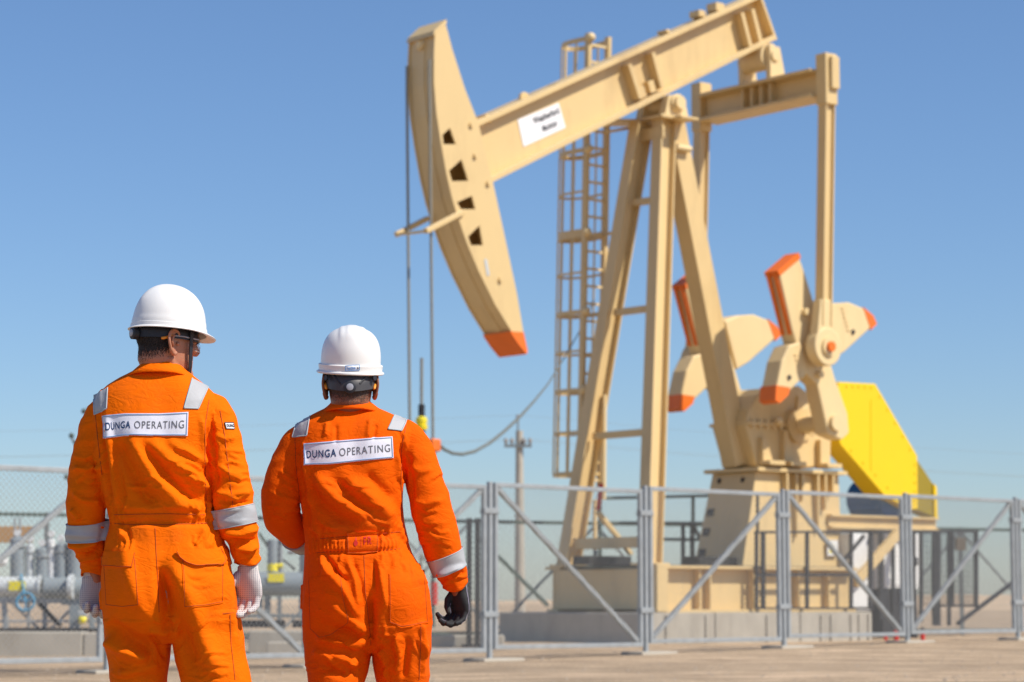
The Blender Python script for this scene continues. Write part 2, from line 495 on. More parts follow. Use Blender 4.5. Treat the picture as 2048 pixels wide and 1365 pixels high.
for i, k in enumerate(range(-3, 5)):
    o = po if i == 0 else copy_tree(po)
    o.location = post_xy(k); o.rotation_euler = (0, 0, fang)
    o['label'] = pn[k]

# ------------------------------------------------------------------ far fence
def far_xy(px, Y): p = at(px, 1203, Y); return Vector((p.x, Y, gz(p.x, Y)))
A0, A1 = far_xy(-160, 49.0), far_xy(2250, 62.5)
Hf = 2.66
root = empty('fence', A0, 'long dull chain-link fence far behind the pump jack, with thin top rail and slanting braces', 'fence')
n = 12
pts = [A0.lerp(A1, i / n) for i in range(n + 1)]
up = Vector((0, 0, 1))
for i, p in enumerate(pts):
    MB().bar(p, p + up * Hf, 0.09, 0.09, Vector((1, 0, 0))).build('post', M['galv_dull'], root)
for z, nm in ((Hf - 0.05, 'top_rail'), (0.12, 'bottom_rail')):
    MB().bar(A0 + up * z, A1 + up * z, 0.075, 0.075, up).build(nm, M['green_steel'], root)
for i in range(n):
    a, b = (pts[i], pts[i + 1]) if i % 2 else (pts[i + 1], pts[i])
    MB().bar(a + up * 0.15, b + up * (Hf - 0.1), 0.05, 0.05, up).build('brace', M['galv_dull'], root)
m = MB(); D = (A1 - A0); Lf = D.length; D = D.normalized(); q = 0.16
for s in (1, -1):
    c0 = -2.5
    while c0 < Lf:
        t0 = max(0, -c0); t1 = min(2.45, Lf - c0)
        if t1 > t0:
            z = lambda t: 0.14 + (t if s > 0 else 2.45 - t)
            m.bar(A0 + D * (c0 + t0) + up * z(t0), A0 + D * (c0 + t1) + up * z(t1), 0.003, 0.003, up)
        c0 += q
m.build('chain_link_mesh', M['wire'], root)

# steel gate column left of the near post, its shade put into dark colour
p = at(947, 1203, 44.0); p.z = gz(p.x, p.y)
root = empty('gate_column', p, 'dark double steel gate column between the right worker’s hand and the fence post', 'gate post')
for dx, nm in ((-0.08, 'column'), (0.07, 'column')):
    MB().bar(p + Vector((dx, 0, 0)), p + Vector((dx, 0.05, 2.33)), 0.10, 0.14, Vector((1, 0, 0))).build(nm, M['dark_steel'], root, bevel=0.01)
MB().box(p + Vector((0, 0.02, 0.03)), 0.42, 0.3, 0.06).build('base_plate', M['dark_steel'], root)
MB().bar(p + Vector((-0.13, 0, 2.2)), p + Vector((-1.0, 0, 1.25)), 0.05, 0.05, up).build('brace', M['galv_dull'], root)
MB().bar(p + Vector((0.13, 0, 1.95)), p + Vector((1.35, 0.4, 0.75)), 0.06, 0.06, up).build('brace', M['green_steel'], root)
# concrete sleeper left of that column
p = at(905, 1268, 44.5); p.z = gz(p.x, p.y)
tag(MB().box(p + Vector((-0.15, 0, 0.1)), 2.2, 0.4, 0.24).build('concrete_block', M['concrete'], bevel=0.03),
    'pale concrete block on the ground behind the right worker’s gloved hand', 'concrete block')

# ------------------------------------------------------------------ utility pole
p = far_xy(1040, 88)
root = empty('utility_pole', p, 'pale concrete utility pole with a short crossarm, left of the ladder cage', 'utility pole')
tp = at(1036, 862, 88)
MB().tube([p, Vector((p.x - .02, 88, tp.z))], [0.20, 0.13], 12).build('pole', M['concrete'], root, smooth=True)
MB().tube([Vector((tp.x, 88, tp.z)), Vector((tp.x, 88, at(1036, 833, 88).z))], 0.035, 8).build('top_pin', M['galv_dull'], root)
za = at(1036, 893, 88).z
MB().bar((tp.x - 0.50, 87.85, za), (tp.x + 0.50, 87.85, za), 0.10, 0.10, up).build('crossarm', M['galv_dull'], root)
ins = [tp + Vector((dx, -0.15, za - tp.z + 0.17)) for dx in (-0.44, -0.22, 0.22, 0.44)]
for q in ins:
    MB().tube([q - up * 0.14, q - up * 0.05, q, q + up * 0.07, q + up * 0.12], [0.03, 0.05, 0.085, 0.06, 0.045], 10).build('insulator', M['porcelain'], root, smooth=True)
q = Vector((tp.x, 88, at(1036, 835, 88).z)); MB().tube([q - up * .08, q, q + up * .1], [0.04, .08, .05], 10).build('insulator', M['porcelain'], root, smooth=True)
for i, q in enumerate([ins[0], ins[3], q]):
    for sgn, sp in ((1, 70), (-1, 70)):
        pts = [q + Vector((sgn * sp * t, 22 * sgn * t, 0.08 - 4 * 1.3 * t * (1 - t))) for t in [k / 12 for k in range(13)]]
        MB().tube(pts, 0.0035, 4).build('power_line', M['rope'], root)
# ================================================================== pump jack
U = Vector((0.77, 0.638, 0)).normalized()
W = Vector((0.638, -0.77, 0)).normalized()
PO = at(1322, 205, 50.0); PO.z = 0
PG = gz(PO.x, PO.y)
def P3(px, py, w):
    d = ray(px, py); C = Vector((0, 0, CAM_H))
    t = (w - (C - PO).dot(W)) / d.dot(W)
    return C + d * t
def P(px, py, w):
    v = P3(px, py, w); return ((v - PO).dot(U), v.z)
def X(u, w, z): return PO + U * u + W * w + Vector((0, 0, z))
def plate(mb, outer, w0, w1, holes=()):
    return mb.sweep_plate([outer] + list(holes), lambda p: X(p[0], w0, p[1]), lambda p: X(p[0], w1, p[1]))
def pxs(lst, w): return [P(a, b, w) for a, b in lst]
def uc(lst): return sum(p[0] for p in lst) / len(lst)

PJ = empty('pump_jack', (PO.x, PO.y, PG), 'tall cream beam pump jack with a curved horse head, yellow belt guard and orange-tipped counterweights', 'pump jack')
cr = M['cream']

# ---- concrete plinth (a thing of its own)
ztop = P(1300, 1226, 1.75)[1]
ulo = P(1279, 1270, 1.75)[0]; uhi = P(1745, 1270, 1.75)[0]
ulo -= 0.0
root = empty('concrete_plinth', X(ulo, 0, PG), 'long pale concrete plinth of butted blocks under the pump jack', 'plinth')
segs = [ulo, P(1430, 1250, 1.75)[0], P(1600, 1250, 1.75)[0], uhi]
for i in range(3):
    mb = MB()
    a, b = segs[i] + (0.02 if i else 0), segs[i + 1]
    plate(mb, [(a, PG - 0.3), (b, PG - 0.3), (b, ztop), (a, ztop)], -2.55, 1.75)
    mb.build('block', M['concrete'], root, bevel=0.03)
mb = MB()
for px in (1330, 1410, 1532, 1562, 1640, 1660, 1700, 1716, 1735):
    u = P(px, 1250, 1.75)[0]
    plate(mb, [(u, PG), (u + 0.05, PG), (u + 0.05, ztop - 0.05), (u, ztop - 0.05)], 1.75, 1.785)
mb.build('joint_strip', M['concrete'], root)

# ---- skid (base frame)
zs0 = ztop
zs1 = P(1300, 1131, 1.5)[1]
us0 = P(1301, 1180, 1.5)[0]; us1 = P(1703, 1180, 1.5)[0]
mb = MB()
for w in (-1.5, 1.5):
    mb.bar(X(us0, w * 0.97, zs1 - 0.03), X(us1, w * 0.97, zs1 - 0.03), 0.47, 0.06, W)
    mb.bar(X(us0, w * 0.97, zs0 + 0.03), X(us1, w * 0.97, zs0 + 0.03), 0.34, 0.06, W)
    mb.bar(X(us0, w * 0.955, (zs0 + zs1) / 2), X(us1, w * 0.955, (zs0 + zs1) / 2), 0.05, zs1 - zs0 - 0.12, W)
for k in range(7):
    u = us0 + 0.04 + (us1 - us0 - 0.1) * k / 6
    mb.bar(X(u, -1.4, (zs0 + zs1) / 2), X(u, 1.4, (zs0 + zs1) / 2), 0.06, zs1 - zs0 - 0.13, U)
for px in (1392, 1413, 1500, 1590, 1650):
    u = P(px, 1180, 1.5)[0]
    for s in (1, -1):
        mb.bar(X(u, s * 1.545, zs0 + .065), X(u, s * 1.545, zs1 - .065), 0.16, 0.04, W)
mb.build('skid', cr, PJ, bevel=0.008)
mb = MB()
mb.bar(X(us0 + 0.02, -1.25, zs1 + 0.02), X(us1, -1.25, zs1 + 0.02), 0.1, 0.02, W)
plate(mb, [(us0 + 0.1, zs1 + 0.003), (us1 - .2, zs1 + 0.003), (us1 - .2, zs1 + 0.02), (us0 + .1, zs1 + .02)], -1.25, 1.3)
mb.build('deck_plate', M['dark_steel'], PJ)
# corner gusset block at the near front leg
plate(MB(), pxs([(1304, 1128), (1326, 1128), (1326, 1224), (1304, 1224)], 1.55), 1.49, 1.70).build('corner_gusset', cr, PJ, bevel=0.01)
# black rubber boxes / batteries on the skid
for px0, px1, w in ((1178, 1263, 0.2), (1398, 1476, 1.25)):
    a, b = P(px0, 1128, w)[0], P(px1, 1128, w)[0]
    plate(MB(), [(a, zs1 + 0.022), (b, zs1 + 0.022), (b, zs1 + 0.2), (a, zs1 + 0.2)], w - 0.5, w).build('cable_tray', M['black'], PJ, bevel=0.01)

# ---- samson post
zt = P(1325, 246, 0)[1]
uf = P(1300, 1128, 1.3)[0] + 0.05
def leg(b, t, w, h, nm='samson_leg'):
    mb = MB(); mb.ibeam(b, t, w, h, W, 0.035, 0.04)
    d = (t - b).normalized()
    return mb.build(nm, cr, PJ, bevel=0.004)
bn = X(P(1300, 1128, 1.3)[0], 1.3, zs1 + 0.03); tn = X(P(1329, 252, 0.22)[0], 0.22, zt)
bf = X(P(1137, 1128, -1.3)[0], -1.3, zs1 + 0.03); tf = X(P(1284, 252, -0.22)[0], -0.22, zt)
ub = (bn - PO).dot(U); ub2 = (bf - PO).dot(U)
leg(bn, tn, 0.30, 0.42)
leg(bf, tf, 0.30, 0.42)
zp = P(1470, 930, 0)[1]
br = X(P(1473, 932, 0)[0], 0, zp); tr = X(P(1352, 300, 0)[0] - 0.15, 0, P(1352, 300, 0)[1] + 0.55)
MB().bar(br, tr, 0.42, 0.46, W).build('samson_leg', cr, PJ, bevel=0.012)
for py, h in ((390, 0.14), (614, 0.14), (866, 0.14), (1086, 0.22)):
    zz = P(1290, py, 0.6)[1]
    tt = (zz - bn.z) / (tn.z - bn.z)
    a = bn.lerp(tn, tt); b = bf.lerp(tf, tt)
    MB().bar(a + (b - a).normalized() * 0.14, b + (a - b).normalized() * 0.14, h, h * 0.8, up).build('cross_brace', cr, PJ, bevel=0.004)
for b in (bn, bf):
    MB().box(b - Vector((0, 0, 0.005)), 0.6, 0.5, 0.05, U, W).build('foot_plate', cr, PJ)
mb = MB()
mb.box(X(-0.02, 0, zt + 0.03), 0.85, 1.0, 0.07, U, W)
mb.box(X(-0.35, 0.0, zt - 0.3), 0.06, 0.9, 0.25, U, W)
mb.box(X(0.1, 0.62, zt + 0.0), 0.5, 0.3, 0.05, U, W)
mb.build('post_cap', cr, PJ, bevel=0.006)
# saddle bearing
zc = P(1325, 214, 0)[1]
mb = MB()
mb.tube([X(0.02, -0.5, zc), X(0.02, 0.52, zc)], 0.19, 20)
for w in (-0.36, 0.36):
    plate(mb, [(-0.32, zt + 0.07), (0.36, zt + 0.07), (0.24, zc + 0.15), (-0.2, zc + 0.15)], w - 0.1, w + 0.1)
mb.build('saddle_bearing', M['cream_light'], PJ, smooth=True, bevel=0.006)
MB().tube([X(0.02, 0.521, zc), X(0.02, 0.60, zc)], 0.14, 18).build('bearing_cap', M['cream_light'], PJ, smooth=True)
MB().tube([X(0.12, 0.3, zt - 0.55), X(0.55, 0.3, zt - 0.55)], 0.07, 10).build('bearing_cap', M['cream_light'], PJ, smooth=True)
# small step platform beside the saddle
mb = MB()
a = P3(1213, 246, -0.6); b = P3(1285, 246, -0.6)
mb.bar(a, b, 0.7, 0.06, W); mb.bar(a + Vector((0, 0, -.2)), b + Vector((0, 0, -.06)), 0.05, 0.06, W)
mb.build('service_step', cr, PJ)

# ---- walking beam
wb = 0.30
T0, T1 = P(950, 244, wb), P(1520, -14, wb)
B0, B1 = P(968, 374, wb), P(1553, 79, wb)
def lerp2(a, b, t): return (a[0] + (b[0] - a[0]) * t, a[1] + (b[1] - a[1]) * t)
def nrm(a, b):
    l = math.hypot(b[0] - a[0], b[1] - a[1]); return (-(b[1] - a[1]) / l, (b[0] - a[0]) / l)
nt_, nb_ = nrm(T0, T1), nrm(B0, B1)
tf_ = 0.11
t0i, t1i = (T0[0] - nt_[0] * tf_, T0[1] - nt_[1] * tf_), (T1[0] - nt_[0] * tf_, T1[1] - nt_[1] * tf_)
b0i, b1i = (B0[0] + nb_[0] * tf_, B0[1] + nb_[1] * tf_), (B1[0] + nb_[0] * tf_, B1[1] + nb_[1] * tf_)
mb = MB()
plate(mb, [T0, T1, t1i, t0i], -wb, wb)
plate(mb, [b0i, b1i, B1, B0], -wb, wb)
plate(mb, [t0i, t1i, b1i, b0i], -0.05, 0.05)
beam = mb.build('walking_beam', cr, PJ, bevel=0.006)
def stiff(top, bot, th=0.10, s=1, wd=0.27):
    a, b = P(*top, wb), P(*bot, wb)
    d = nrm(a, b); d = (d[0] * th / 2, d[1] * th / 2)
    mb = MB()
    plate(mb, [(a[0] + d[0], a[1] + d[1]), (b[0] + d[0], b[1] + d[1]), (b[0] - d[0], b[1] - d[1]), (a[0] - d[0], a[1] - d[1])], 0.052 * s, wd * s)
    return mb
for top, bot in (((1262, 128), (1284, 197)), ((1309, 105), (1328, 176)), ((1487, 25), (1504, 92)), ((1508, 18), (1524, 82))):
    stiff(top, bot).build('stiffener', cr, beam)
    stiff(top, bot, s=-1).build('stiffener', cr, beam)
for top, bot in (((1289, 172), (1295, 193)), ((1308, 160), (1314, 183))):
    stiff(top, bot, 0.16, 1, 0.2).build('stiffener', cr, beam)
plate(MB(), [(T1[0] - .02, T1[1]), (T1[0] + .05, T1[1]), (B1[0] + .05, B1[1]), (B1[0] - .02, B1[1])], -wb + .02, wb - .02).build('end_plate', cr, beam)
def on_top(px, py, r=0.12, h=0.16):
    u, z = P(px, py, 0)
    return u, z
mb = MB(); u, z = P(1048, 196, 0.0)
mb.tube([X(u, -0.04, z), X(u, 0.04, z)], 0.115, 16); plate(mb, [(u - .16, z - .2), (u + .16, z - .12), (u + .1, z), (u - .1, z)], -0.035, 0.035)
mb.build('lifting_eye', cr, beam, bevel=0.01)
for px, py, s in ((973, 236, 0.14), (1398, 27, 0.14), (1434, 14, 0.18), (1110, 170, 0.06), (1330, 62, 0.07)):
    u, z = P(px, py, 0.1)
    MB().box(X(u, 0.05, z - 0.02), s * 1.4, 0.3, s, U, W).build('bracket', cr, beam, bevel=0.01)
# maker's sign on the web
quad = [(1035, 240), (1117, 206), (1131, 256), (1047, 294)]
sw = 0.056
sq = pxs(quad, sw)
sign = plate(MB(), sq, sw - 0.002, sw + 0.006).build('maker_sign', M['sign_white'], beam)
def text_mesh(body, size=1.0, bold=0.0, shear=0.0, spacing=1.0):
    c = bpy.data.curves.new('txt', 'FONT'); c.body = body; c.size = size; c.offset = bold; c.shear = shear; c.space_character = spacing
    c.resolution_u = 6
    o = bpy.data.objects.new('txt', c); col.objects.link(o)
    dg = bpy.context.evaluated_depsgraph_get(); dg.update()
    me = bpy.data.meshes.new_from_object(o.evaluated_get(dg))
    bm = bmesh.new(); bm.from_mesh(me)
    bmesh.ops.triangulate(bm, faces=bm.faces)
    vs = [v.co.copy() for v in bm.verts]; fs = [tuple(v.index for v in f.verts) for f in bm.faces]
    bm.free(); bpy.data.meshes.remove(me); bpy.data.objects.remove(o); bpy.data.curves.remove(c)
    x0 = min(v.x for v in vs); x1 = max(v.x for v in vs); y0 = min(v.y for v in vs); y1 = max(v.y for v in vs)
    return [((v.x - x0) / (x1 - x0), (v.y - y0) / (y1 - y0)) for v in vs], fs, (x1 - x0) / (y1 - y0)
def bil(q, s, t):   # q: TL, TR, BR, BL ; s right, t down
    a = lerp2(q[0], q[1], s); b = lerp2(q[3], q[2], s); return lerp2(a, b, t)
def sign_text(body, s0, s1, t0, t1, q, w, m_, parent, bold=0.0, shear=0.0):
    vs, fs, asp = text_mesh(body, 1, bold, shear)
    mb = MB()
    def T(v):
        p = bil(q, s0 + (s1 - s0) * v[0], t1 + (t0 - t1) * v[1]); return X(p[0], w, p[1])
    mb.add([T(v) for v in vs], fs)
    return mb.build('lettering', m_, parent)
sign_text('Weatherford', 0.33, 0.95, 0.14, 0.40, sq, sw + 0.009, M['ink'], sign, 0.03)
sign_text('Maximizer', 0.48, 0.85, 0.55, 0.80, sq, sw + 0.009, M['ink'], sign, 0.02, 0.3)

# ---- horse head
wh = 0.42
near = [(870, 66), (868, 110), (868, 165), (873, 227), (882, 286), (893, 348), (904, 396), (915, 432), (925, 461), (934, 487), (956, 540), (991, 611), (1026, 668), (1038, 686), (1053, 704)]
arc = pxs(near, wh)
back = pxs([(1046, 660), (1034, 588), (1010, 475), (987, 370), (957, 247), (930, 178), (905, 100), (890, 43)], wh)
holes_px = [[(885, 270), (900, 256), (912, 289), (887, 289)], [(898, 342), (923, 319), (937, 362), (904, 363)],
            [(914, 405), (944, 392), (951, 419), (922, 419)], [(936, 474), (959, 451), (966, 491), (942, 491)]]
holes = [pxs(h, wh) for h in holes_px]
HH = plate(MB(), arc + back, wh - 0.045, wh, holes)
plate(HH, arc + back, -wh, -wh + 0.045)
# curved face sheet and its wear band, back closing sheet
def strip(mb, line, w0, w1, th, inward):
    n_ = len(line); outer = []; inner = []
    for i, p in enumerate(line):
        a, b = line[max(0, i - 1)], line[min(n_ - 1, i + 1)]
        k = nrm(a, b); outer.append(p); inner.append((p[0] + k[0] * th * inward, p[1] + k[1] * th * inward))
    rings = [[X(*q_) for q_ in ((o[0], w0, o[1]), (o[0], w1, o[1]), (i_[0], w1, i_[1]), (i_[0], w0, i_[1]))] for o, i_ in zip(outer, inner)]
    mb.loft(rings)
ctr = (arc[7][0] + 1.0, arc[7][1])
sgn = 1 if ((ctr[0] - arc[7][0]) * nrm(arc[6], arc[8])[0]) > 0 else -1
inn = []
for i, p in enumerate(arc):
    k = nrm(arc[max(0, i - 1)], arc[min(len(arc) - 1, i + 1)]); inn.append((p[0] + k[0] * sgn * 0.03, p[1] + k[1] * sgn * 0.03))
strip(HH, inn, -wh + 0.047, wh - 0.047, 0.05, sgn)
strip(HH, [(p[0] + 0.06, p[1] + 0.02) if i == 0 else (p[0] - .0, p[1]) for i, p in enumerate(back)][1:], -wh + 0.047, wh - 0.047, 0.03, sgn)
head = HH.build('horse_head', cr, PJ)
mb = MB()
strip(mb, inn, -0.10, 0.10, 0.02, -sgn)
mb.build('wear_strip', cr, head)
# top plate
tp4 = pxs([(868, 72), (870, 62), (892, 39), (893, 47)], wh)
plate(MB(), [(tp4[0][0] - .02, tp4[0][1]), (tp4[1][0] - .02, tp4[1][1]), tp4[2], tp4[3]], -wh - 0.01, wh + 0.01).build('top_plate', cr, head)
u, z = P(843, 88, 0.0)
MB().tube([X(u - 0.06, 0, z - 0.12), X(u - 0.02, 0, z)], [0.05, 0.1], 8).build('cable_anchor', M['cream_light'], head)
# red painted tip: thin skin over the lower end of the head
tipq = [arc[-1], back[0], P(1022, 662, wh), arc[-3]]
cap = [P(1028, 667, wh), P(1042, 664, wh), P(1047, 664, wh), (arc[-1][0] + 0.012, arc[-1][1] - 0.012), (arc[-1][0] - 0.03, arc[-1][1] - 0.03)]
nrms = nrm(arc[-2], arc[-1])
lowa = [P(1018, 659, wh), P(1026, 668, wh), P(1038, 686, wh), P(1053, 704, wh)]
capo = [P(1020, 663, wh), P(1024, 670, wh), P(1036, 688, wh), P(1053, 709, wh), P(1055, 702, wh), P(1047, 665, wh)]
plate(MB(), capo, -wh - 0.008, wh + 0.008).build('painted_tip', M['orange_paint'], head)
for px, py in ((942, 250), (950, 312), (976, 367), (1000, 560)):
    u, z = P(px, py, wh)
    MB().tube([X(u, wh, z), X(u, wh + 0.05, z)], 0.05, 8).build('bolt', cr, head)
u, z = P(973, 536, wh)
plate(MB(), pxs([(968, 520), (973, 518), (979, 550), (974, 553)], wh), wh, wh + 0.01).build('data_plate', M['grey_light'], head)
# cable guide bracket across the face
mb = MB()
a = P3(926, 424, wh + 0.02); b = P3(851, 463, wh + 0.05)
mb.bar(a, b, 0.10, 0.11, up)
a2 = P3(856, 437, -wh - 0.02); b2 = P3(792, 470, -wh - 0.05)
mb.bar(a2, b2, 0.10, 0.11, up)
mb.bar(b, b2, 0.05, 0.06, up)
mb.build('cable_guide', cr, head, bevel=0.01)

# ---- bridle, carrier bar, polished rod
yb = 0.36
cabN_top = P3(869, 200, yb - 0.02); cn = P3(866, 885, yb)
fd = (cn - PO).dot(U)
utop = P(868, 165, wh)[0] - 0.05
bl_top = P(868, 150, wh)[1]
zc0 = P(866, 888, yb)[1]
for w, px in ((yb, 866), (-yb, 818)):
    b = P3(px, 888, w); u_b = (b - PO).dot(U)
    ang = P(868, 120, wh)
    MB().tube([X(ang[0] - 0.06, w, ang[1]), X(arc[2][0] - 0.06, w, arc[2][1]), X(fd, w, zc0)], 0.028, 8).build('bridle_rope', M['rope'], PJ, smooth=True)
cb = MB()
cb.box(X(fd, 0, zc0 - 0.03), 0.22, 0.95, 0.24, U, W)
cb.build('carrier_bar', M['orange_paint'], PJ, bevel=0.03)
for w in (yb, -yb):
    MB().tube([X(fd, w, zc0 - 0.42), X(fd, w, zc0 - 0.15)], 0.055, 10).build('rope_socket', M['orange_paint'], PJ, smooth=True)
fq = P(839, 716, 0)
MB().tube([X(fd, 0, 1.3), X(fd, 0, fq[1])], 0.03, 10).build('polished_rod', M['rope'], PJ, smooth=True)
zcl = P(845, 848, 0)[1]
MB().tube([X(fd, 0, zcl - 0.14), X(fd, 0, zcl - 0.11), X(fd, 0, zcl - 0.03), X(fd, 0, zcl - 0.02), X(fd, 0, zcl + 0.03), X(fd, 0, zcl + 0.12), X(fd, 0, zcl + 0.14)], [0.05, 0.11, 0.125, 0.085, 0.115, 0.10, 0.05], 12).build('rod_clamp', M['label_yellow'], PJ, smooth=True)
MB().box(X(fd, 0, zcl + 0.24), 0.09, 0.1, 0.26, U, W).build('load_cell', M['black'], PJ, bevel=0.01)
MB().tube([X(fd, 0, zcl - 0.12), X(fd, 0, zc0 + 0.09)], 0.07, 10).build('load_cell', M['blue'], PJ, smooth=True)
# sagging signal cable from the carrier bar to the ladder
cp = [(876, 888, 0.1), (888, 899, 0.0), (905, 907, -.1), (925, 909, -.2), (950, 903, -.35), (980, 886, -.5), (1010, 862, -.7), (1040, 834, -.85), (1068, 803, -1.0), (1095, 770, -1.15), (1125, 722, -1.3), (1160, 662, -1.4), (1188, 600, -1.5)]
MB().tube([P3(*c) for c in cp], [0.034] * 7 + [0.03, 0.024, 0.018, 0.014, 0.012, 0.012], 8).build('signal_cable', M['hose'], PJ, smooth=True)

# ---- equalizer, tail bearing, pitmans
we = 1.83
ueq = P(1648, 160, we)[0]; zeq = P(1648, 166, we)[1]
ueq2 = P(1398, 195, -we)[0]
mb = MB()
mb.ibeam(X(ueq, -we + 0.1, zeq - 0.02), X(ueq, we - 0.1, zeq - 0.02), 0.66, 0.62, U, 0.07, 0.06)
for w in (-0.42, -0.14, 0.14, 0.42):
    mb.box(X(ueq - 0.12, w, zeq - .02), 0.17, 0.05, 0.45, U, W)
eq = mb.build('equalizer_beam', cr, PJ, bevel=0.008)
mb = MB()
uq, zq = P(1517, 120, 0.0)
mb.tube([X(uq, -0.34, zq), X(uq, 0.34, zq)], 0.27, 22)
mb.box(X(uq, 0, zq + 0.24), 0.5, 0.5, 0.2, U, W)
for w in (-0.42, 0.42):
    plate(mb, [(ueq - 0.24, zeq + 0.30), (ueq + 0.24, zeq + 0.30), (uq + 0.17, zq + 0.22), (uq - 0.15, zq + 0.22)], w - 0.07, w + 0.07)
    mb.tube([X(uq, w - 0.12, zq), X(uq, w + 0.12, zq)], 0.12, 14)
mb.build('tail_bearing', M['cream_light'], PJ, bevel=0.01)
pinU, pinZ = P(1656, 694, 2.02)
for s in (1, -1):
    w = we * s
    mb = MB()
    a, b = X(pinU, w * 1.04, pinZ + 0.45), X(ueq, w * 1.04, zeq - 0.35)
    mb.ibeam(a, b, 0.24, 0.29, W, 0.04, 0.12)
    pit = mb.build('pitman_arm', cr, PJ, bevel=0.01)
    mb = MB()
    mb.box(X(ueq, w * 1.04, zeq + 0.05), 0.36, 0.30, 1.1, U, W)
    mb.box(X(ueq + 0.05, w * 1.04 + 0.19 * s, zeq + 0.18), 0.24, 0.08, 0.7, U, W)
    mb.build('arm_head', cr, pit, bevel=0.02)
    mb = MB()
    mb.tube([X(pinU, s * 1.75, pinZ), X(pinU, s * 2.03, pinZ)], 0.40, 28)
    plate(mb, [(pinU - 0.32, pinZ + 0.1), (pinU + 0.32, pinZ + 0.1), (pinU + 0.17, pinZ + 1.0), (pinU - 0.17, pinZ + 1.0)], *sorted((s * 1.78, s * 2.0)))
    mb.build('wrist_bearing', M['cream_light'], pit, smooth=True, bevel=0.02)
    MB().tube([X(pinU, s * 2.031, pinZ), X(pinU, s * 2.08, pinZ)], 0.2, 20).build('bearing_cover', M['cream_light'], pit, smooth=True)
    MB().tube([X(pinU, s * 2.081, pinZ), X(pinU, s * 2.15, pinZ)], 0.105, 18).build('painted_nut', M['orange_paint'], pit, smooth=True)

# ---- cranks and counterweights (traced on the near side, the far side repeats them)
wn1 = 1.65
arm_up = pxs([(1561, 541), (1599, 507), (1613, 545), (1630, 600), (1648, 668), (1673, 754), (1699, 828), (1702, 866), (1687, 880), (1660, 868), (1638, 768), (1612, 745), (1600, 700), (1588, 660)], wn1)
arm_top = pxs([(1559, 541), (1600, 506), (1604, 516), (1563, 551)], wn1)
wl = pxs([(1564, 722), (1578, 692), (1601, 684), (1618, 745), (1559, 803), (1554, 772)], wn1)
wl_tip = pxs([(1553, 772), (1579, 776), (1576, 790), (1559, 806), (1551, 800)], wn1)
wr = pxs([(1640, 618), (1665, 607), (1699, 605), (1728, 617), (1744, 633), (1751, 648), (1741, 657), (1690, 704), (1665, 720)], wn1)
wr_tip = pxs([(1727, 616), (1746, 632), (1753, 648), (1742, 659), (1735, 640)], wn1)
def cw(loop, d):   # grow a loop slightly
    cx = sum(p[0] for p in loop) / len(loop); cz = sum(p[1] for p in loop) / len(loop)
    return [(cx + (p[0] - cx) * (1 + d), cz + (p[1] - cz) * (1 + d)) for p in loop]
for s in (1, -1):
    lo, hi = sorted((s * 1.22, s * 1.60))
    cr_ = plate(MB(), arm_up, lo, hi).build('crank', M['cream_light'], PJ, bevel=0.03)
    plate(MB(), cw(arm_top, 0.03), lo - 0.012, hi + 0.012).build('painted_end', M['orange_paint'], cr_)
    # painted edge stripe on the head-side edge of the crank
    e0, e1 = P(1559, 545, wn1), P(1590, 668, wn1)
    k = nrm(e0, e1); k = (k[0], k[1]) if k[0] < 0 else (-k[0], -k[1])
    for wa in (s * 1.31, s * 1.51):
        plate(MB(), [e0, e1, (e1[0] + k[0] * 0.014, e1[1] + k[1] * 0.014), (e0[0] + k[0] * 0.014, e0[1] + k[1] * 0.014)], wa - 0.055, wa + 0.055).build('painted_stripe', M['orange_paint'], cr_)
    lo2, hi2 = sorted((s * 1.20, s * 1.65))
    for loop, tip, nm in ((wl, wl_tip, 0), (wr, wr_tip, 1)):
        c_ = plate(MB(), loop, lo2, hi2).build('counterweight', M['cream_light'], PJ, bevel=0.035)
        plate(MB(), cw(tip, 0.05), lo2 - 0.01, hi2 + 0.01).build('painted_tip', M['orange_paint'], c_)
        cx, cz = uc(loop), sum(p[1] for p in loop) / len(loop)
        dx = -0.12 if nm == 0 else 0.18
        MB().tube([X(cx + dx * 0.2, s * 1.65, cz - 0.2), X(cx + dx * 0.2, s * 1.68, cz - 0.2)], 0.05, 10).build('bolt', M['dark_steel'], c_)
        for q in range(6):
            uu, zz = cx - (0.28 if nm else -0.18) + q * 0.035, cz + 0.28 - q * 0.09
            MB().box(X(uu, s * 1.66, zz), 0.09, 0.03, 0.025, U, W).build('rack_tooth', M['cream_light'], c_)
    for dz in (0.75, -0.55):
        MB().tube([X(pinU + (-0.28 if dz > 0 else 0.12), s * 1.60, pinZ + dz), X(pinU + (-0.28 if dz > 0 else 0.12), s * 1.72, pinZ + dz)], 0.075, 10).build('bolt', M['cream_light'], cr_)
    su, sz_ = P(1672, 846, wn1)
    MB().tube([X(su, s * 0.5, sz_), X(su, s * 1.7, sz_)], 0.17, 18).build('crank_shaft', M['cream_light'], cr_, smooth=True)
shaft_u, shaft_z = P(1672, 846, wn1)

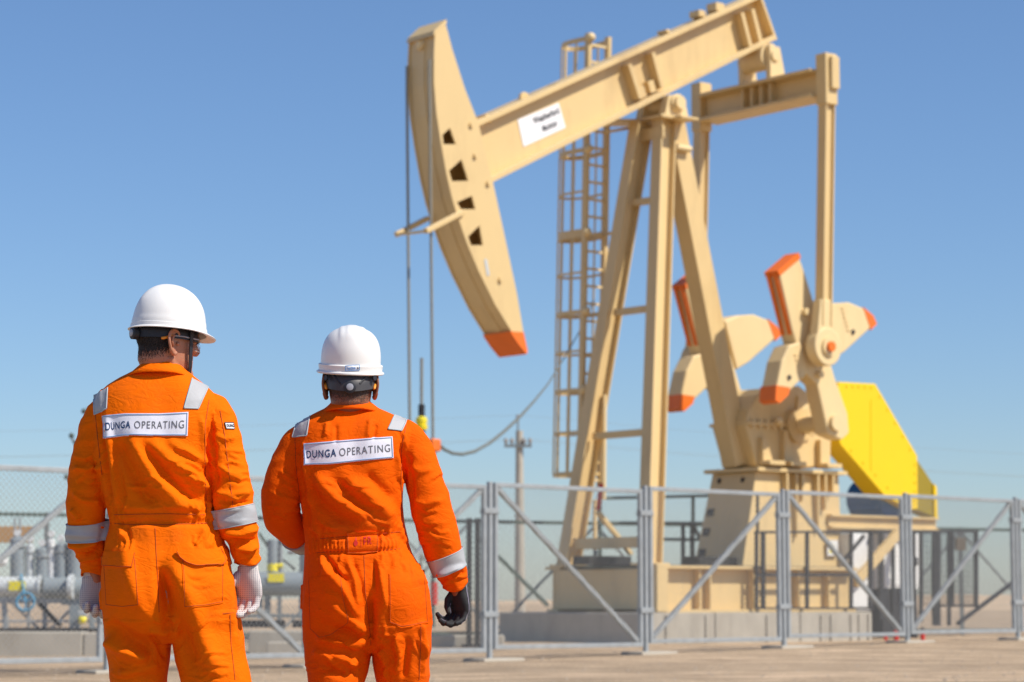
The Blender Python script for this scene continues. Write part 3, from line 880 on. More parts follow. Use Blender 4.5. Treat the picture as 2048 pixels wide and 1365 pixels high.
# ---- gear reducer
wg = 0.52
gb = pxs([(1515, 935), (1492, 850), (1498, 820), (1516, 790), (1538, 776), (1600, 772), (1622, 790), (1650, 812), (1664, 850), (1662, 935)], wg)
g_ = plate(MB(), gb, -wg, wg).build('gear_reducer', cr, PJ, bevel=0.05)
ul, ur = P(1496, 850, wg)[0], P(1660, 850, wg)[0]; zf = P(1560, 851, wg)[1]
MB().box(X((ul + ur) / 2, 0, zf), ur - ul + 0.1, 2 * wg + 0.16, 0.07, U, W).build('split_flange', cr, g_, bevel=0.01)
for k in range(12):
    u = ul + (ur - ul) * (k + 0.5) / 12
    MB().tube([X(u, wg + 0.05, zf - 0.1), X(u, wg + 0.05, zf + 0.1)], 0.03, 6).build('bolt', M['cream_light'], g_)
z0g = P(1560, 934, wg)[1]
for px, hgt, dw in ((1517, 0.60, .1), (1560, 0.78, .1), (1632, 0.62, .1)):
    u = P(px, 930, wg)[0]
    plate(MB(), [(u, z0g), (u + 0.33, z0g), (u + 0.1, z0g + hgt), (u, z0g + hgt)], wg + 0.002, wg + 0.14).build('rib', cr, g_, bevel=0.01)
    plate(MB(), [(u - .06, z0g + .01), (u + 0.40, z0g + .01), (u + 0.4, z0g + 0.1), (u - .06, z0g + 0.1)], wg + 0.142, wg + 0.4).build('foot', cr, g_, bevel=0.01)
MB().tube([X(shaft_u - .05, -wg - 0.12, shaft_z), X(shaft_u - .05, wg + 0.14, shaft_z)], 0.36, 24).build('bearing_housing', cr, g_, smooth=True)
u, z = P(1558, 843, wg + .15); MB().ball(X(u, wg + .16, z), 0.09).build('oil_gauge', M['cream_light'], g_, smooth=True)
u, z = P(1590, 800, wg); mb = MB(); plate(mb, pxs([(1594, 836), (1618, 838), (1618, 872), (1594, 872)], wg), wg + .01, wg + 0.14); mb.build('inspection_box', cr, g_, bevel=0.02)
plate(MB(), [(u + 0.05, z + 0.1), (u + 0.36, z - 0.12), (u + 0.32, z - 0.22), (u, z - .22)], wg - 0.1, wg + 0.06).build('breather_cover', M['cream_light'], g_, bevel=0.02)

# ---- reducer pedestal
wp = 0.65
pt_l, pt_r = P(1512, 944, wp), P(1677, 944, wp)
zpt = pt_l[1]
pb_l = P(1483, 1122, wp + 0.05)[0]; zb = zs1 + 0.022
ur2 = pt_r[0]
q0 = [X(pt_l[0], -wp, zpt), X(pt_l[0], wp, zpt), X(ur2, wp, zpt), X(ur2, -wp, zpt)]
q1 = [X(pb_l, -wp - .08, zb), X(pb_l, wp + .08, zb), X(ur2, wp + .08, zb), X(ur2, -wp - .08, zb)]
ped = MB().hexa(q1, q0).build('reducer_pedestal', cr, PJ, bevel=0.01)
MB().box(X((pt_l[0] + ur2) / 2, 0, zpt + 0.05), ur2 - pt_l[0] + 0.2, 2 * wp + 0.34, 0.08, U, W).build('top_flange', cr, ped, bevel=0.006)
for k, px in enumerate((1563, 1582, 1594, 1625, 1640, 1655)):
    u = P(px, 980, wp)[0]; h = (0.45, 1.35, 0.6, 1.2, 0.75, 0.4)[k]
    plate(MB(), [(u, zpt - 0.01), (u + 0.05, zpt - 0.01), (u + 0.05, zpt - h), (u, zpt - h)], wp, wp + 0.16).build('rib', cr, ped)
# black plates on the sloping front face colour in the shade of square holes
fd_ = (X(pb_l, 0, zb) - X(pt_l[0], 0, zpt))
fn = fd_.normalized().cross(W).normalized()
if fn.dot(U) > 0: fn = -fn
for k in range(5):
    t = (0.08, 0.08, 0.42, 0.63, 0.85)[k]; w = (-0.40, 0.30, -0.50, -0.52, -0.54)[k]
    c = X(pt_l[0], w, zpt) + fd_ * t + fn * 0.012
    s_ = 0.1 if k < 2 else 0.165
    MB().box(c, s_ * (1.2 if k > 1 else .8), 0.02, s_, W, fn, W.cross(fn)).build('hole_shade_plate', M['black'], ped)
# warning sign with yellow triangle
q = pxs([(1653, 1081), (1674, 1081), (1674, 1112), (1653, 1112)], wp + .12)
ws = plate(MB(), q, wp + 0.13, wp + 0.15).build('warning_sign', M['white'], ped)
tri = pxs([(1663.5, 1088), (1672, 1106), (1655, 1106)], wp + .12)
plate(MB(), tri, wp + 0.15, wp + 0.156).build('warning_triangle', M['label_yellow'], ws)

# ---- belt guard, motor and its platform
wbg = 0.35
gy = pxs([(1676, 764), (1751, 768), (1835, 912), (1836, 1019), (1818, 1019), (1768, 991), (1681, 890), (1672, 860)], wbg)
gd = plate(MB(), gy, wbg - 0.55, wbg).build('belt_guard', M['yellow'], PJ, bevel=0.02)
for (x0, y0, x1, y1) in ((1687, 772, 1748, 775), (1752, 780, 1828, 912), (1830, 920, 1830, 1010), (1690, 888, 1812, 1012)):
    for k_ in range(5):
        t_ = (k_ + 0.5) / 5; q_ = P3(x0 + (x1 - x0) * t_, y0 + (y1 - y0) * t_, wbg)
        MB().tube([q_, q_ + W * 0.02], 0.025, 8).build('bolt', M['yellow'], gd)
MB().bar(P3(1742, 800, wbg) + W * .004, P3(1742, 942, wbg) + W * .004, 0.025, 0.012, U).build('panel_seam', M['yellow'], gd)
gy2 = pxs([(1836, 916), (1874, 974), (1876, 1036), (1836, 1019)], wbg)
plate(MB(), gy2, wbg - 0.45, wbg - 0.06).build('guard_end', M['yellow_shaded'], gd, bevel=0.01)
e = pxs([(1869, 968), (1875, 974), (1877, 1036), (1871, 1036)], wbg)
plate(MB(), e, wbg - 0.06, wbg - 0.02).build('guard_rim', M['yellow'], gd)
c = P3(1752, 1000, 0.1 - .55); 
mb = MB(); mb.tube([c - W * 0.55, c - W * 0.5, c + W * 0.5, c + W * 0.55], [0.34, 0.44, 0.44, 0.34], 28)
for k in range(14):
    t = 2 * math.pi * k / 14
    o_ = (U * math.cos(t) + up * math.sin(t)) * 0.45
    mb.bar(c - W * 0.45 + o_, c + W * 0.45 + o_, 0.02, 0.05, U)
mot = mb.build('motor', M['blue'], PJ, smooth=True)
MB().tube([c + W * 0.551, c + W * 0.75], 0.08, 12).build('motor_shaft', M['dark_steel'], mot)
zmb = P(1760, 1034, 0.6)[1]
ua, ub_ = P(1680, 1040, 0.8)[0], P(1876, 1040, 0.8)[0] 
mb = MB()
for w in (0.72, -0.8):
    mb.ibeam(X(ua - 0.3, w, zmb - 0.14), X(ub_, w, zmb - 0.14), 0.24, 0.30, W, 0.05, 0.05)
for u in (ua + 0.6, ua + 1.3, ub_ - 0.15):
    mb.bar(X(u, -0.66, zmb - 0.1), X(u, 0.58, zmb - 0.1), 0.14, 0.16, U)
mb.build('motor_platform', cr, PJ, bevel=0.006)
MB().bar(X(ub_ - 0.3, -0.8, PG), X(ub_ - 0.3, -0.8, zmb - 0.3), 0.14, 0.14, W).build('platform_leg', M['dark_steel'], PJ)
for s in (1, -1):
    a = P3(1708, 1168, 1.35); b = P3(1796, 1066, 1.35)
    da = a - PO; db = b - PO
    MB().bar(X(da.dot(U), s * 1.35, da.z), X(db.dot(U), s * 1.35, db.z), 0.14, 0.2, W).build('platform_strut', cr, PJ, bevel=0.01)
us_ = P(1730, 1180, 1.2)[0]

# ---- ladder with safety cage
wl_ = -1.25
ulad = P(1185, 467, wl_)[0]
def lad(py): return P(1185, py, wl_)[1]
zl0, zl1 = P(1170, 960, wl_)[1], P(1170, 66, wl_)[1]
dlad = P(1163, 948, wl_)[0] - P(1176, 150, wl_)[0]
def ulz(z): # slight backward lean
    t = (z - zl0) / (zl1 - zl0); return P(1160, 948, wl_)[0] * (1 - t) + P(1177, 66, wl_)[0] * t
LW = 0.56
LD = MB()
for du in (0, LW):
    LD.bar(X(ulz(zl0) + du, wl_, zl0 - 0.15), X(ulz(zl1) + du, wl_, zl1), 0.09, 0.13, U)
lad_o = LD.build('ladder', cr, PJ)
z = zl0
while z < zl1 - 0.1:
    MB().bar(X(ulz(z) + 0.035, wl_, z), X(ulz(z) + LW - 0.035, wl_, z), 0.05, 0.05, W).build('rung', M['cream_light'], lad_o)
    z += 0.37
def hoop(z, h=0.08):
    u0 = ulz(z); pts = []
    for k in range(15):
        t = math.pi * k / 14
        pts.append(X(u0 + LW / 2 - (LW / 2 + 0.16 * math.sin(t)) * math.cos(t), wl_ - 0.05 - 1.0 * math.sin(t) ** 0.8, z))
    mb = MB()
    rings = []
    for k, p in enumerate(pts):
        d = (pts[min(14, k + 1)] - pts[max(0, k - 1)]).normalized(); s = d.cross(up)
        rings.append([p - up * h / 2 - s * .012, p - up * h / 2 + s * .012, p + up * h / 2 + s * .012, p + up * h / 2 - s * .012])
    mb.loft(rings)
    mb.build('cage_hoop', cr, lad_o)
    return pts
hz = [(78, 0.10), (150, 0.08), (301, 0.10), (467, 0.17), (625, 0.09), (781, 0.08), (948, 0.09)]
hz = hz + [(225, 0.05), (384, 0.05), (546, 0.05), (703, 0.05), (865, 0.05)]
allp = [hoop(P(1185, py, wl_)[1], h) for py, h in hz]
for k in (1, 3, 5, 7, 9, 11, 13):
    for (a, b) in zip(allp[:-1], allp[1:]):
        pass
    MB().bar(allp[0][k], allp[6][k], 0.05, 0.012, U if k in (7,) else W).build('cage_bar', cr, lad_o)
for py, h in hz[:7]:
    z = P(1185, py, wl_)[1]
    MB().ball(X(ulz(z), wl_ + 0.08, z), 0.10, 10, 8).build('clamp', M['cream_light'], lad_o, smooth=True)
# stand-off arms to the far front leg
for py in (467, 625, 781, 948):
    z = P(1185, py, wl_)[1]
    tt = (z - bf.z) / (tf.z - bf.z); q = bf.lerp(tf, tt)
    MB().bar(X(ulz(z) + LW, wl_, z), q, 0.06, 0.05, up).build('standoff', cr, lad_o)
# lower access ladder with two sloping rails
mb = MB()
for dw in (0, 0.5):
    a, b = P3(1196, 1024, -0.2 - dw), P3(1262, 1108, -0.2 - dw)
    mb.bar(a, b, 0.10, 0.08, W)
mb.build('step_rail', cr, PJ)
p0, p1 = P3(1196, 1022, -0.3), P3(1203, 968, -0.3)
MB().tube([p0, p1], 0.05, 8).build('hand_grip', M['red'], PJ, smooth=True)
a, b = P3(1190, 1100, -0.6), P3(1190, 1000, -0.6); MB().bar(a, b, 0.06, 0.06, U).build('rail_post', cr, PJ)
a, b = P3(1207, 1000, -0.8), P3(1209, 790, -0.8); MB().tube([a, b], 0.05, 8).build('conduit', M['cream_light'], PJ)
q_ = P3(1141, 1012, -.95)
# ================================================================== props round the pump
# dark green pipe railing beyond the skid
zr = PG
def rail_line(px0, px1, w0, name, label, rows, posts, mname='green_steel', r=0.035, group=None, cat='railing'):
    a = P3(px0, 1200, w0)
    root = empty(name, (a.x, a.y, PG), label, cat, group)
    for (pya, pyb) in rows:
        MB().tube([P3(px0, pya, w0), P3(px1, pyb, w0)], r, 8).build('rail', M[mname], root)
    for px, py0, py1 in posts:
        MB().tube([P3(px, py0, w0), P3(px, py1, w0)], r * 1.15, 8).build('post', M[mname], root)
    return root
rail_line(1196, 1420, -1.9, 'pipe_railing', 'dark green pipe railing behind the samson post, left of the pedestal with square holes', [(997, 992), (1046, 1047), (1078, 1080)], [(1200, 992, 1225), (1386, 990, 1225)])
root = rail_line(1378, 1392, -1.2, 'railing_stub', 'short black double post beside the sloping pedestal face', [(1050, 1050)], [(1366, 1046, 1130), (1384, 1046, 1130)], 'dark_steel', 0.04)
MB().bar(P3(1384, 1048, -1.2), P3(1402, 1080, -1.2), 0.06, 0.06, up).build('brace', M['dark_steel'], root)

# black guard frame standing along the near side of the plinth
wgd = 1.74
a = P3(1515, 1219, wgd)
root = empty('guard_fence', (a.x, a.y, PG), 'black steel guard frame standing before the skid and reducer pedestal', 'guard fence')
def gbar(x0, y0, x1, y1, wd=0.06, w=wgd, nm='post', m='dark_steel', r=None):
    MB().bar(P3(x0, y0, w), P3(x1, y1, w), wd, 0.05, U if abs(x0 - x1) < abs(y0 - y1) else up).build(nm, M[m], r or root)
for x, wd in ((1513, 0.07), (1526, 0.10), (1614, 0.08), (1702, 0.08), (1741, 0.12)):
    gbar(x, 1064, x, 1219, wd)
gbar(1510, 1217, 1745, 1217, 0.04, nm='bottom_rail')
gbar(1510, 1065, 1745, 1064, 0.05, nm='top_rail')
gbar(1516, 1150, 1700, 1150, 0.06, nm='middle_rail')
gbar(1688, 1120, 1728, 1072, 0.07, nm='brace')
gbar(1515, 990, 1515, 1064, 0.04)
# dark bar screen to the right of the belt guard's foot
a = P3(1765, 1215, 1.2)
root = empty('bar_screen', (a.x, a.y, PG), 'dark steel bar screen with kick plates under the yellow belt guard', 'guard fence')
bs = root
for x, y1, wd in ((1762, 1240, .12), (1786, 1240, .08), (1810, 1240, .08), (1828, 1215, .06), (1842, 1245, 0.09), (1868, 1232, .1)):
    gbar(x, 1064, x, y1, wd, 1.2, r=root)
gbar(1750, 1064, 1880, 1064, 0.07, 1.2, 'top_rail', r=root)
for x0, x1 in ((1758, 1776), (1782, 1794), (1798, 1816)):
    mb = MB(); plate(mb, pxs([(x0, 1176), (x1, 1176), (x1, 1216), (x0, 1216)], 1.2), 1.16, 1.2); mb.build('kick_plate', M['dark_steel'], root)
# far black frame and grey shelter
a = P3(1935, 1215, -1.5)
root = empty('gate_frame', (a.x, a.y, PG), 'open black steel frame with a small square plate, standing near the right edge', 'gate frame')
for x, wd in ((1868, .08), (1876, .14), (1898, .09), (1905, .06), (1952, .12)):
    gbar(x, 1062, x, 1215 if x > 1900 else 1252, wd, -1.5, r=root)
gbar(1876, 1063, 1956, 1063, 0.07, -1.5, 'top_rail', r=root)
gbar(1876, 1212, 1956, 1212, 0.06, -1.5, 'bottom_rail', r=root)
mb = MB(); plate(mb, pxs([(1909, 1076), (1928, 1076), (1928, 1101), (1909, 1101)], -1.5), -1.5, -1.44); mb.build('name_plate', mat('brown_plate', (0.10, 0.075, 0.05)), root)
MB().bar(P3(1915, 1248, -1.5), P3(2040, 1155, -1.5), 0.08, 0.08, up).build('brace', M['dark_steel'], root)
# fine wire infill of the gate frame and the bar screen
for rt0, x0, x1, y0, y1, w in ((root, 1880, 1950, 1066, 1210, -1.5), (bs, 1840, 1872, 1066, 1214, 1.17)):
    mb = MB(); (ua0, za0), (ua1, za1) = P(x0, y1, w), P(x1, y0, w)
    n_ = int((ua1 - ua0) / 0.05)
    for k in range(n_): u = ua0 + (ua1 - ua0) * (k + .5) / n_; mb.bar(X(u, w, za0), X(u, w, za1), 0.008, 0.008, U)
    n_ = int((za1 - za0) / 0.12)
    for k in range(n_): z = za0 + (za1 - za0) * (k + .5) / n_; mb.bar(X(ua0, w - .009, z), X(ua1, w - .009, z), 0.008, 0.008, up)
    mb.build('wire_infill', M['dark_steel'], rt0)
# white electrical cabinets
def cabinet(x0, x1, y0, y1, w, label, d=0.6):
    a = P3((x0 + x1) / 2, y1, w)
    u0, z0 = P(x0, y1, w); u1, z1 = P(x1, y0, w)
    root = empty('electrical_cabinet', (a.x, a.y, z0), label, 'cabinet', 'white electrical cabinets')
    plate(MB(), [(u0, z0), (u1, z0), (u1, z1), (u0, z1)], w - d, w).build('cabinet_body', M['white'], root, bevel=0.02)
    plate(MB(), [(u0 + .05, z0 + .08), (u1 - .05, z0 + .08), (u1 - .05, z1 - .08), (u0 + .05, z1 - .08)], w + .003, w + .025).build('door', M['white'], root, bevel=0.008)
    u = u1 - 0.14; MB().box(X(u, w + 0.04, (z0 + z1) / 2), 0.05, 0.03, 0.18, U, W).build('handle', M['dark_steel'], root)
    if z0 > PG + 0.3:
        plate(MB(), [(u0 + .05, PG), (u1 - .05, PG), (u1 - .05, z0 - .004), (u0 + .05, z0 - .004)], w - d + .05, w - .05).build('plinth_frame', M['dark_steel'], root)
cabinet(1701, 1742, 1068, 1222, 1.0, 'tall white electrical cabinet between the reducer pedestal and the bar screen')
cabinet(1765, 1838, 1068, 1178, -0.3, 'wide white electrical cabinet behind the dark bar screen')
# red fire points
for px, py, s, lab in ((1771, 1254, 0.10, 'small red fire extinguisher lying left of the bar screen foot'), (1792, 1245, 0.14, 'red fire extinguisher standing beside the bar screen foot'), (1845, 1253, 0.13, 'red fire extinguisher right of the double fence post')):
    p = at(px, py + 6, 52); p.z = gz(p.x, p.y)
    root = empty('fire_extinguisher', p, lab, 'fire extinguisher', 'fire extinguishers')
    h = s * 1.7
    MB().tube([p, p + up * h * .8, p + up * h * .95, p + up * h], [s * .38, s * .38, s * .2, s * .12], 12).build('cylinder', M['red'], root, smooth=True)
    MB().box(p + up * (h + 0.03), s * .5, 0.04, 0.05).build('handle', M['black'], root)

# ================================================================== process skid on the left
YS = 39.0
def at2(px, py, dy=0): return at(px, py, YS + dy)
ga = at2(60, 1262); 
root = empty('pipe_manifold', (ga.x, YS, gz(ga.x, YS)), 'grey pipe manifold with upright filter pots and a yellow label, at the left edge', 'pipe manifold')
def cyl(p0, p1, r, nm, m, r_=None, dy=0, n=16, sm=True, dome=False, lab=None):
    a, b = at2(*p0, dy), at2(*p1, dy)
    if dome:
        d = (b - a).normalized()
        mb = MB().tube([a - d * r * .35, a - d * r * .2, a, b, b + d * r * .2, b + d * r * .35], [r * .4, r * .8, r, r, r * .8, r * .4], n)
    else: mb = MB().tube([a, b], r, n)
    return mb.build(nm, M[m], r_ or root, smooth=sm, label=lab)
hd = cyl((-60, 1174), (78, 1174), 0.16, 'header_pipe', 'grey_light')
MB().tube([at2(78, 1174), at2(83, 1174)], 0.19, 18).build('flange', M['grey_light'], hd)
cyl((90, 1177), (205, 1176), 0.17, 'header_pipe', 'grey_paint')
MB().tube([at2(138, 1174, -.2), at2(147, 1174, -.2)], 0.20, 18).build('flange', M['grey_light'], hd)
mb = MB(); c = at2(34, 1172, -0.165); mb.box(c, 0.26, 0.012, 0.15); mb.build('label_plate', M['label_yellow'], root)
for x, y0, y1, r, m in ((35, 1080, 1158, .12, 'grey_paint'), (60, 1092, 1160, .07, 'grey_light'), (84, 1100, 1160, .11, 'grey_paint'), (103, 1082, 1158, .065, 'white'), (122, 1090, 1160, .10, 'grey_paint'), (150, 1076, 1160, .13, 'grey_paint'), (185, 1086, 1160, .12, 'grey_paint'), (-20, 1100, 1160, .1, 'grey_paint')):
    f = cyl((x, y0), (x, y1), r, 'filter_pot', m, dy=0.1, dome=True)
    MB().tube([at2(x, y0 + 12, .1), at2(x, y0 + 15, .1)], r * 1.25, 14).build('clamp_ring', M['galv'], f, smooth=True)
    MB().tube([at2(x, y0 - 14, .1), at2(x, y0, .1)], 0.03, 8).build('gauge_pipe', M['galv'], f)
    c = at2(x, y0 - 14, .1); MB().tube([c + Vector((0, -.03, 0)), c + Vector((0, .03, 0))], 0.055, 12).build('gauge', M['white'], f)
for x in (30, 40): cyl((x, 1036), (x, 1075), 0.02, 'gauge_pipe', 'galv', dy=0.1, n=8)
hw = MB(); c = at2(51, 1204, -0.3)
hw.tube([c + Vector((0.14 * math.cos(t), 0.02 * math.sin(t), 0.14 * math.sin(t))) for t in [math.pi * 2 * k / 20 for k in range(21)]], 0.02, 8)
for t in (0.5, 2.6, 4.7): hw.tube([c, c + Vector((0.14 * math.cos(t), 0, 0.14 * math.sin(t)))], 0.012, 6)
hw.tube([c, at2(42, 1150, -0.1)], 0.02, 8)
hw.build('handwheel', M['cyan_paint'], root, smooth=True)
for (x0, y0, x1, y1, wd, m) in ((-60, 1201, 125, 1201, .10, 'galv'), (125, 1203, 210, 1203, .12, 'grey_paint'), (8, 1206, 12, 1258, .08, 'galv'), (55, 1206, 57, 1240, .04, 'galv'), (150, 1206, 150, 1258, .16, 'grey_paint'), (184, 1206, 184, 1258, .08, 'grey_paint'), (76, 1206, 122, 1252, .07, 'dark_steel'), (-60, 1243, 200, 1243, .04, 'galv'), (-60, 1260, 215, 1260, .07, 'dark_steel')):
    hzt = abs(x1 - x0) > abs(y1 - y0)
    MB().bar(at2(x0, y0), at2(x1, y1), wd, wd, up if hzt else Vector((1, 0, 0))).build('support_frame', M[m], root, bevel=0.006)
MB().ball(at2(4, 1122, -.1), 0.1).build('valve_cap', M['white'], root, smooth=True)
vb = cyl((158, 1232), (172, 1232), 0.09, 'valve_body', 'galv', dy=-.2); 
MB().ball(at2(165, 1240, -.25), 0.07).build('valve_cap', M['label_yellow'], root, smooth=True)
MB().tube([at2(165, 1216, -.2), at2(165, 1232, -.2)], .02, 8).build('valve_stem', M['galv'], root)
# tan board behind the pots
a, b = at(-20, 1053, 47), at(66, 1086, 47)
root2 = empty('tan_screen', ((a.x + b.x) / 2, 47, 0.02), 'tan board on two thin legs behind the upright filter pots', 'board')
MB().box(((a.x + b.x) / 2, 47, (a.z + b.z) / 2), b.x - a.x, 0.05, a.z - b.z).build('board', M['tan_panel'], root2, bevel=0.01)
for x in (a.x + .1, b.x - .06): MB().bar((x, 47.05, 0), (x, 47.05, b.z + .1), 0.05, 0.05, up.cross(Vector((0, 1, 0)))).build('leg', M['galv_dull'], root2)

YS = 39.5
ga = at2(555, 1262)
root = empty('pressure_vessel', (ga.x, YS, gz(ga.x, YS)), 'horizontal grey vessel on frame legs with a yellow label, seen between the two workers', 'vessel')
v = cyl((455, 1168), (655, 1168), 0.19, 'vessel_shell', 'grey_paint', dome=True, n=28)
MB().box(at2(552, 1156, -0.20), 0.26, 0.012, 0.14).build('label_plate', M['label_yellow'], root)
cyl((545, 1080), (545, 1150), 0.085, 'riser_pipe', 'grey_paint')
cyl((562, 1092), (562, 1150), 0.03, 'riser_pipe', 'galv', n=8)
cyl((545, 1128), (545, 1143), 0.09, 'valve_body', 'label_yellow')
cyl((556, 1132), (566, 1132), 0.045, 'valve_body', 'label_yellow')
for x0, y0, x1, y1, r, m in ((575, 1105, 620, 1100, .04, 'galv'), (575, 1088, 620, 1090, .025, 'galv'), (567, 1120, 590, 1140, .02, 'dark_steel'), (518, 1066, 541, 1100, .025, 'green_steel'), (606, 1080, 606, 1165, .06, 'grey_paint'), (630, 1080, 630, 1165, .06, 'grey_paint')):
    cyl((x0, y0), (x1, y1), r, 'branch_pipe', m, n=8)
for (x0, y0, x1, y1, wd, m) in ((520, 1186, 520, 1238, .08, 'grey_paint'), (535, 1186, 535, 1238, .10, 'galv_dull'), (603, 1186, 603, 1238, .08, 'grey_paint'), (470, 1232, 660, 1232, .06, 'galv_dull'), (480, 1248, 570, 1248, .12, 'dark_steel'), (585, 1248, 660, 1248, .12, 'dark_steel'), (470, 1189, 660, 1189, .06, 'grey_paint')):
    hzt = abs(x1 - x0) > abs(y1 - y0)
    MB().bar(at2(x0, y0), at2(x1, y1), wd, wd, up if hzt else Vector((1, 0, 0))).build('support_frame', M[m], root, bevel=0.006)
# thin vent mast with small green-tipped branches beside the left worker's shoulder
YS = 39.2
root = empty('vent_mast', (at2(172, 1262).x, YS, 0.02), 'thin grey vent mast with small valves on side arms behind the left worker’s left shoulder', 'mast')
cyl((176, 815), (176, 1100), 0.022, 'mast_pipe', 'galv', n=8)
for (x0, y0, x1, y1) in ((176, 828, 168, 824), (176, 884, 146, 884), (146, 884, 142, 866), (176, 958, 132, 958), (176, 925, 160, 918)):
    cyl((x0, y0), (x1, y1), 0.02, 'side_arm', 'galv_dull', n=8)
for x, y in ((168, 823), (143, 872), (152, 886), (133, 954)):
    MB().ball(at2(x, y), 0.045).build('valve', M['green_steel'], root, smooth=True)
# kerb blocks
def block(px0, px1, py0, py1, Y, label, d=0.5, nm='concrete_kerb', cat='kerb'):
    a, b = at(px0, py0, Y), at(px1, py0, Y); lo = gz(a.x, Y) - 0.1; hi = a.z
    tag(MB().box(((a.x + b.x) / 2, Y + d / 2, (lo + hi) / 2), b.x - a.x, d, hi - lo).build(nm, M['concrete'], bevel=0.02), label, cat, 'concrete kerbs and steps by the process skid')
block(-80, 165, 1264, 1295, 37.5, 'pale concrete kerb below the pipe manifold, left of the joint')
block(167, 215, 1266, 1295, 37.5, 'short pale concrete kerb right of the joint, beside the left worker’s leg')
block(497, 720, 1262, 1290, 38.8, 'upper concrete step under the grey vessel between the workers', 0.6)
block(533, 720, 1285, 1305, 37.9, 'lower concrete step under the grey vessel between the workers', 0.6)
# dark leaning rubber strip
YS = 34
a = at2(595, 1334); a = Vector((a.x, 31.5, gz(a.x, 31.5)))
# small green standing valve beside right worker's hip
YS = 41
root = empty('wellhead_valve', (at2(868, 1262).x, YS, 0.02), 'narrow green and red wellhead pipe seen just right of the right worker’s hip', 'valve')
cyl((866, 1120), (866, 1255), 0.035, 'pipe', 'green_steel', n=10)
cyl((868, 1165), (868, 1210), 0.06, 'valve_body', 'red')
# ================================================================== people
def remesh(mb, vox, smooth=6, fac=0.5):
    """union everything in mb into one continuous surface; returns (verts array, faces, normals)"""
    me = bpy.data.meshes.new('tmp'); me.from_pydata([tuple(p) for p in mb.v], [], mb.f); me.update()
    bm = bmesh.new(); bm.from_mesh(me); bmesh.ops.recalc_face_normals(bm, faces=bm.faces); bm.to_mesh(me); bm.free()
    o = bpy.data.objects.new('tmp', me); col.objects.link(o)
    r = o.modifiers.new('r', 'REMESH'); r.mode = 'VOXEL'; r.voxel_size = vox; r.adaptivity = 0
    if smooth:
        s = o.modifiers.new('s', 'SMOOTH'); s.factor = fac; s.iterations = smooth
    dg = bpy.context.evaluated_depsgraph_get(); dg.update()
    m2 = bpy.data.meshes.new_from_object(o.evaluated_get(dg))
    bpy.data.objects.remove(o); bpy.data.meshes.remove(me)
    return m2
def arrays(me):
    n = len(me.vertices); V = np.empty(n * 3); me.vertices.foreach_get('co', V)
    N = np.empty(n * 3); me.vertices.foreach_get('normal', N)
    return V.reshape(-1, 3), N.reshape(-1, 3)
def finish(me, name, mats, parent, label=None):
    o0 = np.array(origin_of(parent))
    V, N = arrays(me); me.vertices.foreach_set('co', (V - o0).ravel()); me.update()
    for m_ in (mats if isinstance(mats, list) else [mats]): me.materials.append(m_)
    me.polygons.foreach_set('use_smooth', [True] * len(me.polygons))
    me.name = name
    o = bpy.data.objects.new(name, me); col.objects.link(o); o.parent = parent
    if label: o['label'] = label
    return o
def np_px(V):
    y = V[:, 1] * CP + (V[:, 2] - CAM_H) * SP; z = -V[:, 1] * SP + (V[:, 2] - CAM_H) * CP
    return 1024 + F * V[:, 0] / y, 682.5 - F * z / y
def stroke_field(PX, PY, pts, w, amp):
    pts = np.array(pts, float); seg = np.diff(pts, axis=0); L_ = np.hypot(seg[:, 0], seg[:, 1]); cum = np.concatenate([[0], np.cumsum(L_)]); tot = cum[-1]
    best = np.full(PX.shape, 1e9); tb = np.zeros(PX.shape)
    for i in range(len(seg)):
        dx, dy = PX - pts[i, 0], PY - pts[i, 1]
        t = np.clip((dx * seg[i, 0] + dy * seg[i, 1]) / L_[i] ** 2, 0, 1)
        d = np.hypot(dx - t * seg[i, 0], dy - t * seg[i, 1])
        k = d < best; best = np.where(k, d, best); tb = np.where(k, (cum[i] + t * L_[i]) / tot, tb)
    tap = np.clip(np.sin(np.pi * np.clip(tb, 0.02, 0.98)) * 2.2, 0, 1)
    return amp * 0.001 * np.exp(-(best / w) ** 2) * tap
def displace(me, strokes, blobs, noise_fn, back_only=True):
    V, N = arrays(me); PX, PY = np_px(V)
    D = np.zeros(len(V))
    for s in strokes: D += 2.0 * stroke_field(PX, PY, *s)
    for (x, y, rx, ry, amp) in blobs: D += amp * 0.001 * np.exp(-((PX - x) / rx) ** 2 - ((PY - y) / ry) ** 2)
    wgt = np.clip(-N[:, 1] * 1.6 + 0.35, 0, 1)
    D *= wgt
    if noise_fn is not None:
        D += np.array([noise_fn(v, px, py) for v, px, py in zip(V.tolist(), PX.tolist(), PY.tolist())])
    V2 = V + N * D[:, None]
    me.vertices.foreach_set('co', V2.ravel()); me.update()
def bvh_of(me):
    V, N = arrays(me)
    return BVHTree.FromPolygons(V.tolist(), [tuple(p.vertices) for p in me.polygons])
def hit_px(bvh, px, py, Y0, off=0.0):
    d = ray(px, py).normalized(); o = at(px, py, Y0 - 1.5)
    loc, nor, idx, dist = bvh.ray_cast(o, d)
    if loc is None: return at(px, py, Y0)
    if nor.dot(d) > 0: nor = -nor
    return loc + nor * off if off else loc
def poly_at(pl_, t):
    ds = [math.hypot(b[0] - a[0], b[1] - a[1]) for a, b in zip(pl_[:-1], pl_[1:])]
    q = min(max(t, 0), 1) * sum(ds)
    for i, d in enumerate(ds):
        if q <= d or i == len(ds) - 1: return lerp2(pl_[i], pl_[i + 1], min(1, q / d))
        q -= d
